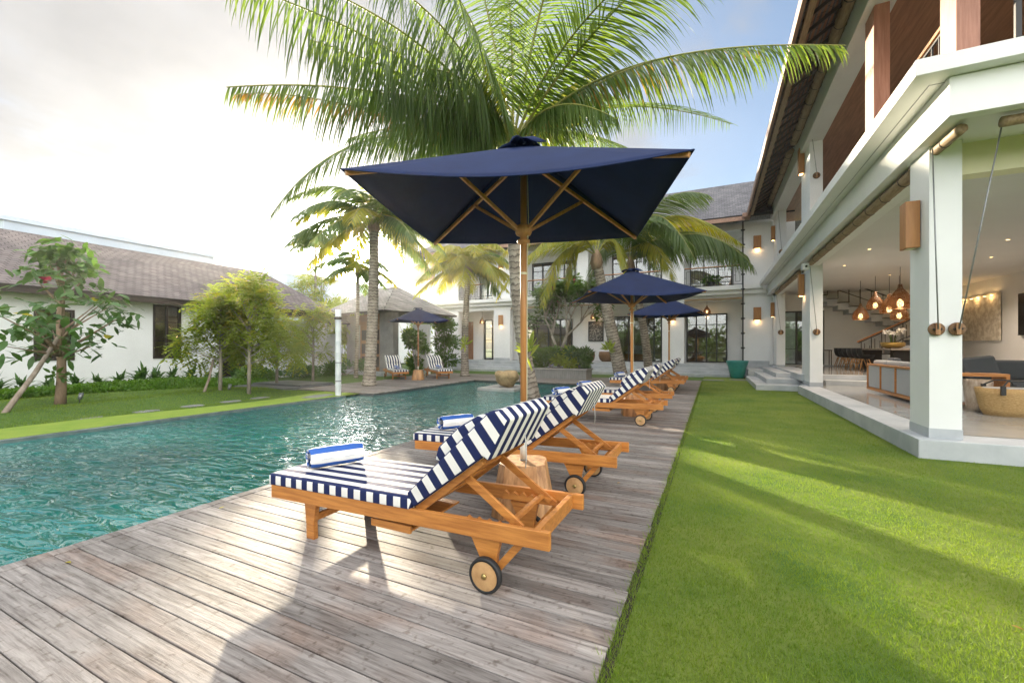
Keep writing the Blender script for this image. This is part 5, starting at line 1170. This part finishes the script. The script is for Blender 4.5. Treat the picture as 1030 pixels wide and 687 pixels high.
def leafy(parent, clusters, n, L, w, mat, seed, name='crown', droop=.4, upb=.3, shell=.5):
    r_ = random.Random(seed); mb = MB(); tot = sum(c_[3]**2 for c_ in clusters)
    for (x_, y_, z_, R_) in clusters:
        for _ in range(int(n*R_**2/tot)):
            v = rv(r_); v = v.normalized()*(shell+(1-shell)*r_.random())*R_; v.z *= .75
            d_ = (v.normalized()+rv(r_)*.9+Vector((0, 0, upb))); leafquads(mb, Vector((x_, y_, z_))+v, d_, rv(r_), L*r_.uniform(.6, 1.2), w*r_.uniform(.7, 1.2), droop=droop, n=2 if L < .15 else 3)
    return mb.build(name, mat, parent)
def limbs(mb, base, tips, r0, seed, bend=.2):
    r_ = random.Random(seed)
    for t_ in tips:
        t_ = Vector(t_); b_ = Vector(base); m_ = b_.lerp(t_, .5)+rv(r_)*bend*(t_-b_).length*.5; mb.tube(bez(b_, m_, t_, 6), [r0*(1-.8*i/5) for i in range(6)], 6)
# staked broad leaf tree at the left
bt_ = empty('broadleaf_tree', (-14.35, 4.55, .05), 0, 'young broad leaved tree with one pink blossom, propped by a pole', 'tree')
tm = MB(); tm.tube([(0, 0, -.1), (.02, .02, .6), (-.01, .03, 1.2), (.02, 0, 2.0), (.05, .02, 3.0), (.0, 0, 3.6)], [.12, .095, .085, .08, .055, .02], 10)
r_ = random.Random(5); tipsA = []
for k in range(34):
    a = r_.uniform(0, 6.28); z_ = r_.uniform(1.45, 3.9); rr_ = 1.95*max(.25, 1-abs(z_-2.1)/2.6)*r_.uniform(.35, 1); rr_ *= (1 if z_ < 3 else .6)
    tipsA.append((rr_*math.cos(a), rr_*math.sin(a), z_-.1))
for t_ in tipsA: limbs(tm, (0.02, 0, max(1.2, t_[2]-.6-.2*Vector(t_).xy.length)), [t_], .03, int(t_[0]*100), .1)
tm.build('trunk', bark, bt_)
mb = MB(); my = MB()
for t_ in tipsA:
    for _ in range(20):
        c_ = Vector(t_)+rv(r_)*.40; d_ = rv(r_); d_.z = d_.z*.4-.15; tgt = my if r_.random() < .02 and t_[2] > 2.0 else mb
        leafquads(tgt, c_, d_, Vector((0, 0, 1))+rv(r_)*.5, r_.uniform(.22, .38), r_.uniform(.10, .15), droop=.7, n=3)
mb.build('crown', leaf_d, bt_); my.build('young_leaves', leaf_y, bt_)
fb = MB(); 
for _ in range(14): d_ = rv(r_); leafquads(fb, Vector((.35, -.35, 3.0)), d_, rv(r_), .12, .09, n=2)
fb.build('blossom', petals, bt_)
# small epiphyte on trunk
leafy(bt_, [(.05, -.1, .75, .16)], 26, .2, .09, leaf_m, 4, 'epiphyte')
def stakeobj(a, b_, r0, lab): 
    o_ = MB().tube([(0, 0, 0), (Vector(b_)-Vector(a))*.5+Vector((.02, .03, 0)), Vector(b_)-Vector(a)], [r0, r0*.85, r0*.75], 8).build('prop_pole', stake, loc=a); tag(o_, lab, 'support pole', 'poles propping up the young trees')
stakeobj((-13.1, 3.25, -.05), (-14.38, 4.55, 1.75), .055, 'long weathered pole propping the broad leaved tree')
# feathery light green trees
def feather(base, h, R_, seed, lab, tips_n=26, dens=3000):
    e_ = empty('feathery_tree', base, 0, lab, 'tree', 'young feathery trees by the shingle roofed house'); r_ = random.Random(seed)
    tm = MB(); tm.tube([(0, 0, -.1), (.03, 0, h*.3), (0, .03, h*.6), (.02, 0, h*.95)], [.06, .05, .04, .012], 8); cl = []
    for k in range(tips_n):
        z_ = h*(.38+.62*(k/tips_n)**.9); w_ = R_*(1-((z_/h-.5)/.62)**2 if z_/h > .5 else .9)*r_.uniform(.3, 1); a = r_.uniform(0, 6.28); t_ = (w_*math.cos(a), w_*math.sin(a), z_)
        limbs(tm, (0, 0, z_*.72), [t_], .02, k, .15); cl.append((*t_, r_.uniform(.22, .46)))
    tm.build('trunk', greybark, e_)
    # pinnate sprays: small leaflets along short twigs
    mb = MB(); mt = MB(); tot = sum(c_[3]**2 for c_ in cl)
    for c_ in cl:
        for _ in range(int(dens*c_[3]**2/tot/9)+1):
            v = rv(r_)*c_[3]*1.1; p0 = Vector(c_[:3])+v*.5; d_ = (v.normalized()+rv(r_)*.5+Vector((0, 0, -.05))).normalized(); L_ = r_.uniform(.28, .5); sd_ = d_.cross(Vector((0, 0, 1))).normalized()
            tgt = mt if r_.random() < .08+.35*max(0, p0.z/h-.6) else mb
            for q in range(9):
                pp = p0+d_*L_*q/9-Vector((0, 0, .12*(q/9)**2)); ss = (-1)**q; leafquads(tgt, pp, sd_*ss+d_*.5-Vector((0, 0, .15)), Vector((0, 0, 1))+rv(r_)*.3, r_.uniform(.10, .17), .062, n=2)
    mb.build('crown', leaf_l, e_); mt.build('young_leaves', leaf_y, e_)
    return e_
feather((-13.75, 7.9, .0), 3.1, 1.15, 61, 'bushy feathery tree on two stems nearest the window, with a propping pole', 30, 9000)
feather((-12.9, 8.25, .0), 3.55, 1.35, 62, 'taller feathery tree on a thin pale stem', 34, 9500)
feather((-15.2, 10.8, .0), 2.6, 1.1, 64, 'thin dark stemmed small tree before the end wall', 16, 4500)
feather((-16.5, 13.5, .0), 3.4, 1.3, 65, 'pale feathery tree behind the slate steps', 20, 6000)
feather((-26.0, 22.0, .0), 8.0, 2.1, 67, 'tall feathery tree rising behind the shingle roof end', 44, 12000)
feather((-24.2, 18.9, .0), 6.0, 1.3, 68, 'slim feathery tree tip beside the far white house', 24, 4000)
stakeobj((-13.6, 7.3, -.05), (-13.92, 7.8, 1.1), .04, 'short slanting pole propping the bushy feathery tree')
# row of strap leaved plants along the house wall, and ground cover
pos = [(-18.55+rnd.uniform(-.15, .15), .6+i*.56) for i in range(22)]
def strap():
    r_ = random.Random(9); mb = MB()
    for k in range(46): a = r_.uniform(0, 6.28); el = r_.uniform(.5, 1.4); leafquads(mb, Vector((r_.uniform(-.08, .08), r_.uniform(-.08, .08), r_.uniform(0, .28))), Vector((math.cos(a)*math.cos(el), math.sin(a)*math.cos(el), math.sin(el))), Vector((0, 0, 1)), r_.uniform(.25, .45), r_.uniform(.06, .1), droop=1.1, n=3)
    return tag(mb.build('leafy_plant', leaf_d), 'low dark green leafy plant in the row against the white house wall', 'plant', 'low plants in a row against the white house wall')
sp0 = strap()
for i, (x_, y_) in enumerate(pos):
    o = sp0 if i == 0 else sp0.copy()
    if i: COL.objects.link(o)
    s_ = rnd.uniform(.9, 1.45); o.location = (x_, y_, .1); o.rotation_euler = (0, 0, rnd.uniform(0, 6.28)); o.scale = (s_, s_, s_*rnd.uniform(.8, 1.1))
r_ = random.Random(12); mb = MB()
for _ in range(26000):
    y_ = r_.uniform(-1, 11.3); x_ = r_.uniform(-17.6, -16.2)-.25*math.sin(y_*.6); z_ = gz(x_, y_)+r_.uniform(.02, .26)*(1-abs((x_+16.9)/.95)**3)
    leafquads(mb, Vector((x_, y_, max(z_, gz(x_, y_)))), rv(r_)+Vector((0, 0, .5)), rv(r_), r_.uniform(.05, .1), .045, n=2)
tag(mb.build('ground_cover', hedgem), 'bright green low ground cover bed before the white house', 'ground cover', kind='stuff')
# shrubs below the bamboo pole side and by the pavilion
def shrub(loc, cl, n, L, w, mat, lab, seed, grp='dark shrubs in the far garden', name='shrub'):
    e_ = empty(name, loc, 0, lab, 'shrub', grp); leafy(e_, cl, n, L, w, mat, seed, 'foliage', shell=.25); tm = MB(); limbs(tm, (0, 0, -.05), [(c_[0], c_[1], c_[2]) for c_ in cl], .02, seed); tm.build('stems', greybark, e_)
def cl_(r_, n_, sx_, sy_, sz_, R_): return [(r_.uniform(-sx_, sx_), r_.uniform(-sy_, sy_), r_.uniform(.15, sz_), R_*r_.uniform(.7, 1.2)) for _ in range(n_)]
r_ = random.Random(77)
shrub((-18.3, 14.2, 0), cl_(r_, 8, .5, 1.2, .5, .4), 1500, .16, .07, leaf_d, 'low dark shrub against the end wall of the shingle roofed house', 71)
shrub((-18.2, 17.0, 0), cl_(r_, 8, .6, 1.2, .6, .4), 1500, .16, .07, leaf_d, 'low dark shrub further along the end wall toward the pavilion', 72)
shrub((-14.6, 18.6, 0), cl_(r_, 10, .4, .3, 2.3, .45), 2600, .2, .08, leaf_m, 'tall green shrub right of the pavilion door', 73)
shrub((-15.0, 21.6, 0), cl_(r_, 12, .6, .6, 3.6, .6), 3200, .2, .08, leaf_m, 'tall bush filling the gap left of the rear wing', 74)
shrub((-19.5, 24.5, 0), cl_(r_, 14, 1.2, 1.0, 5.6, .8), 3200, .25, .1, leaf_l, 'high yellowish bush beyond the pavilion roof', 75)
shrub((-17.3, 11.6, 0), cl_(r_, 7, .4, 1.0, .4, .35), 1100, .16, .07, leaf_m, 'low round shrub beside the white doorstep', 76)
shrub((-21.5, 19.7, 0), cl_(r_, 12, 1.4, .6, 4.4, .7), 3200, .24, .1, leaf_l, 'leafy bush beyond the white garden wall', 78)
# planter box with frangipani and shrubs
px_, py_ = -6.75, 19.4
pb = empty('planter_box', (px_, py_, 0), 0, 'long low grey timber clad planter box before the rear wing', 'planter')
mb = MB(); x_ = -1.5
while x_ < 1.45: mb.box(x_+.003, x_+.097, -.5, .5, -.02, .42); x_ += .1
mb.build('box', pm('grey_cladding', (.26, .26, .25), (.17, .17, .165), 6, .8, .1, 20, (8, 8, .5)), pb, .003); bx('coping', paving, pb, -1.56, 1.56, -.56, .56, .421, .49, .01)
bx('soil', darkgap, pb, -1.4, 1.4, -.42, .42, .49, .495)
r_ = random.Random(21)
for i, (x_, lab, mt_) in enumerate([(-1.1, 'left green shrub in the planter box', leaf_m), (-.4, 'orange tinged croton shrub in the planter box', leaf_m), (.35, 'fern like shrub under the frangipani', leaf_l), (1.05, 'right dark shrub in the planter box', leaf_d)]):
    shrub((px_+x_, py_, .5), cl_(r_, 9, .42, .3, .75, .3), 1500, .22, .07, mt_, lab, 90+i, 'shrubs growing in the planter box')
fg = empty('frangipani_tree', (-6.75, 19.5, .48), 0, 'frangipani tree with pink flowers growing from the planter box', 'tree')
tm = MB(); r_ = random.Random(34); tips = []
def fork(p_, d_, L_, rad, dep):
    q = p_+d_*L_; tm.tube([p_, p_.lerp(q, .5)+rv(r_)*.04, q], [rad, rad*.88, rad*.8], 7)
    if dep == 0: tips.append(q); return
    for k in range(3 if dep > 2 else 2): nd = (d_+rv(r_)*.85+Vector((0, 0, .12))).normalized(); fork(q, nd, L_*r_.uniform(.68, .88), rad*.68, dep-1)
fork(Vector((0, 0, 0)), Vector((.05, 0, 1)), .55, .12, 0); tips.clear()
fork(Vector((0, 0, .5)), Vector((-.35, .1, .9)).normalized(), 1.15, .075, 4); fork(Vector((0, 0, .5)), Vector((.35, -.1, .9)).normalized(), 1.15, .075, 4)
tm.build('trunk', greybark, fg); mb = MB(); fl2 = MB()
for t_ in tips:
    for k in range(60):
        a = r_.uniform(0, 6.28); leafquads(mb, t_+rv(r_)*.42, Vector((math.cos(a), math.sin(a), r_.uniform(-.3, .5))), Vector((0, 0, 1)), r_.uniform(.28, .42), .12, droop=.6, n=3)
    if r_.random() < .22:
        for k in range(12): d_ = rv(r_); leafquads(fl2, t_+Vector((0, 0, .06))+rv(r_)*.07, d_, rv(r_), .09, .08, n=2)
mb.build('crown', leaf_m, fg); fl2.build('blossom', petals, fg)
# wood beyond the garden, behind the place the camera stands; the window panes mirror it
r_ = random.Random(202); mb = MB()
for k in range(60):
    cx_, cy_ = -26+k*.85+r_.uniform(-1, 1), -16+r_.uniform(-2, 2); h_ = r_.uniform(3, 6.5)
    for _ in range(260):
        v = rv(r_); leafquads(mb, Vector((cx_+v.x*1.8, cy_+v.y*1.4, h_*.5+v.z*h_*.5)), rv(r_), rv(r_), .55, .28, n=2)
tag(mb.build('far_wood', leaf_m), 'dense garden wood mirrored in the window panes', 'wood', kind='stuff')
# little pot plant on the balcony, garden spots
bpn = empty('balcony_plant', (-.1, 25.7, 4.75), 0, 'small potted plant on the right balcony', 'plant'); MB().lathe([(.16, 0), (.22, .3), (.18, .3)], n=14).build('pot', dark, bpn); leafy(bpn, [(-.2, 0, .42, .25), (.2, 0, .45, .25)], 300, .18, .06, leaf_m, 5, 'foliage')
def gspot(loc, lab):
    e_ = empty('garden_spotlight', loc, 0, lab, 'garden light', 'small garden spotlights'); MB().tube([(0, 0, 0), (0, 0, .16)], .012, 6).build('stake', dark, e_); MB().tube([(0, 0, .13), (-.03, .05, .27)], [.04, .05], 10).build('head', metal_gr, e_)
gspot((-14.2, 4.85, .05), 'small grey garden spotlight at the foot of the broad leaved tree'); gspot((-13.55, 8.05, .05), 'small grey garden spotlight by the feathery tree stems')
# epiphyte ferns on palm trunks
for (u, v, D, lab, i) in [(532, 352, 9.2, 'small leafy fern clinging to the tallest palm trunk', 0), (612, 352, 16.2, 'leafy sprig on the leaning palm trunk', 1), (468, 346, 19.3, 'leafy tuft on the trunk of the yellow green palm', 2)]:
    c_ = P(u, v, D); e_ = empty('trunk_fern', c_, 0, lab, 'fern', 'ferns growing on palm trunks'); leafy(e_, [(0, 0, 0, .2)], 34, .32, .07, leaf_l, 400+i, 'foliage', shell=.1, upb=.8)

# a few fallen leaves
fl_spots = [((-3.95, 1.28, .006), 'tiny yellow fallen leaf by the pool edge at the left of the deck'), ((-4.02, 2.3, .006), 'tiny yellow fallen leaf farther along the pool edge boards'), ((-1.55, .95, .006), 'small brown fallen leaf on the nearest boards'), ((-.9, 4.6, .006), 'small brown fallen leaf on the boards behind the second lounger'), ((1.4, 3.1, .012), 'small dry leaf lying on the near lawn')]
for i, (l_, lab) in enumerate(fl_spots):
    mb = MB(); leafquads(mb, Vector((0, 0, 0)), Vector((1, .2, .25)), Vector((0, 0, 1)), .05, .022, droop=.6, n=3)
    o = mb.build('fallen_leaf', leaf_y if i < 2 else palm_b, loc=l_); o.rotation_euler = (0, 0, i*1.3); tag(o, lab, 'leaf', 'fallen leaves')
# damp evening air, lit from behind by the low sun
hb = MB().box(-70, 40, -30, 75, -1.2, 16); ho = hb.build('haze', None) if False else None
me = bpy.data.meshes.new('haze'); me.from_pydata([tuple(v) for v in hb.v], [], hb.f); hm_ = bpy.data.materials.new('haze_air'); hm_.use_nodes = True; ht = hm_.node_tree; ht.nodes.clear()
ho_ = N(ht, 'ShaderNodeOutputMaterial'); hv = N(ht, 'ShaderNodeVolumePrincipled'); hv.inputs['Color'].default_value = (1, .97, .93, 1); hv.inputs['Density'].default_value = .0010; hv.inputs['Anisotropy'].default_value = .72
ht.links.new(hv.outputs[0], ho_.inputs['Volume']); me.materials.append(hm_); ho = bpy.data.objects.new('haze', me); COL.objects.link(ho); ho['kind'] = 'stuff'; ho['label'] = 'thin pale evening haze in the air over the whole garden'; ho['category'] = 'haze'
# ================= GRASS =================
def grass(name, pts_fn, n, h, w, mat, seed, label):
    rg = np.random.default_rng(seed); x, y, z = pts_fn(rg, n); n = len(x)
    a = rg.uniform(0, 2*np.pi, n); hh = h*rg.uniform(.5, 1.25, n); ww = w*rg.uniform(.7, 1.3, n); lean = rg.normal(0, .45, (n, 2))*hh[:, None]
    dx, dy = np.cos(a)*ww/2, np.sin(a)*ww/2; V = np.empty((n, 3, 3), np.float32)
    V[:, 0] = np.stack([x-dx, y-dy, z], 1); V[:, 1] = np.stack([x+dx, y+dy, z], 1); V[:, 2] = np.stack([x+lean[:, 0], y+lean[:, 1], z+hh], 1)
    me = bpy.data.meshes.new(name); me.vertices.add(3*n); me.loops.add(3*n); me.polygons.add(n)
    me.vertices.foreach_set('co', V.ravel()); me.loops.foreach_set('vertex_index', np.arange(3*n, dtype=np.int32)); me.polygons.foreach_set('loop_start', np.arange(0, 3*n, 3, dtype=np.int32))
    me.polygons.foreach_set('loop_total', np.full(n, 3, np.int32)); me.update(calc_edges=True); me.materials.append(mat)
    o = bpy.data.objects.new(name, me); COL.objects.link(o); return tag(o, label, 'grass', kind='stuff')
def lawn_pts(rg, n):
    # denser near the camera
    y = 1.0+20.0*rg.random(n)**2.3; x = -.42+(3.0+ y*.45)*rg.random(n); x = np.minimum(x, 6.5)
    k = ~((x > 2.46) & (y > 7.4)) & ~((x > 1.35) & (y > 16.9)); x, y = x[k], y[k]; return x, y, np.full(len(x), -.016)
grass('lawn_grass', lawn_pts, 560000, .024, .0042, grassm, 1, 'short green lawn grass between deck and villa')
def left_pts(rg, n):
    y = -2+12.5*rg.random(n); x = -11.8-6.2*rg.random(n)**1.2; z = np.array([gz(a, b_) for a, b_ in zip(x, y)]); return x, y, z
grass('garden_grass', left_pts, 60000, .03, .010, grassm, 2, 'green grass of the garden strip beyond the pool')
def edge_pts(rg, n):
    y = 1.2+19*rg.random(n)**1.5; x = -.44+rg.normal(0, .02, n); return x, y, np.full(n, -.03)
grass('edge_grass', edge_pts, 9000, .055, .006, grassm, 3, 'longer dark grass tufts along the edge of the deck')
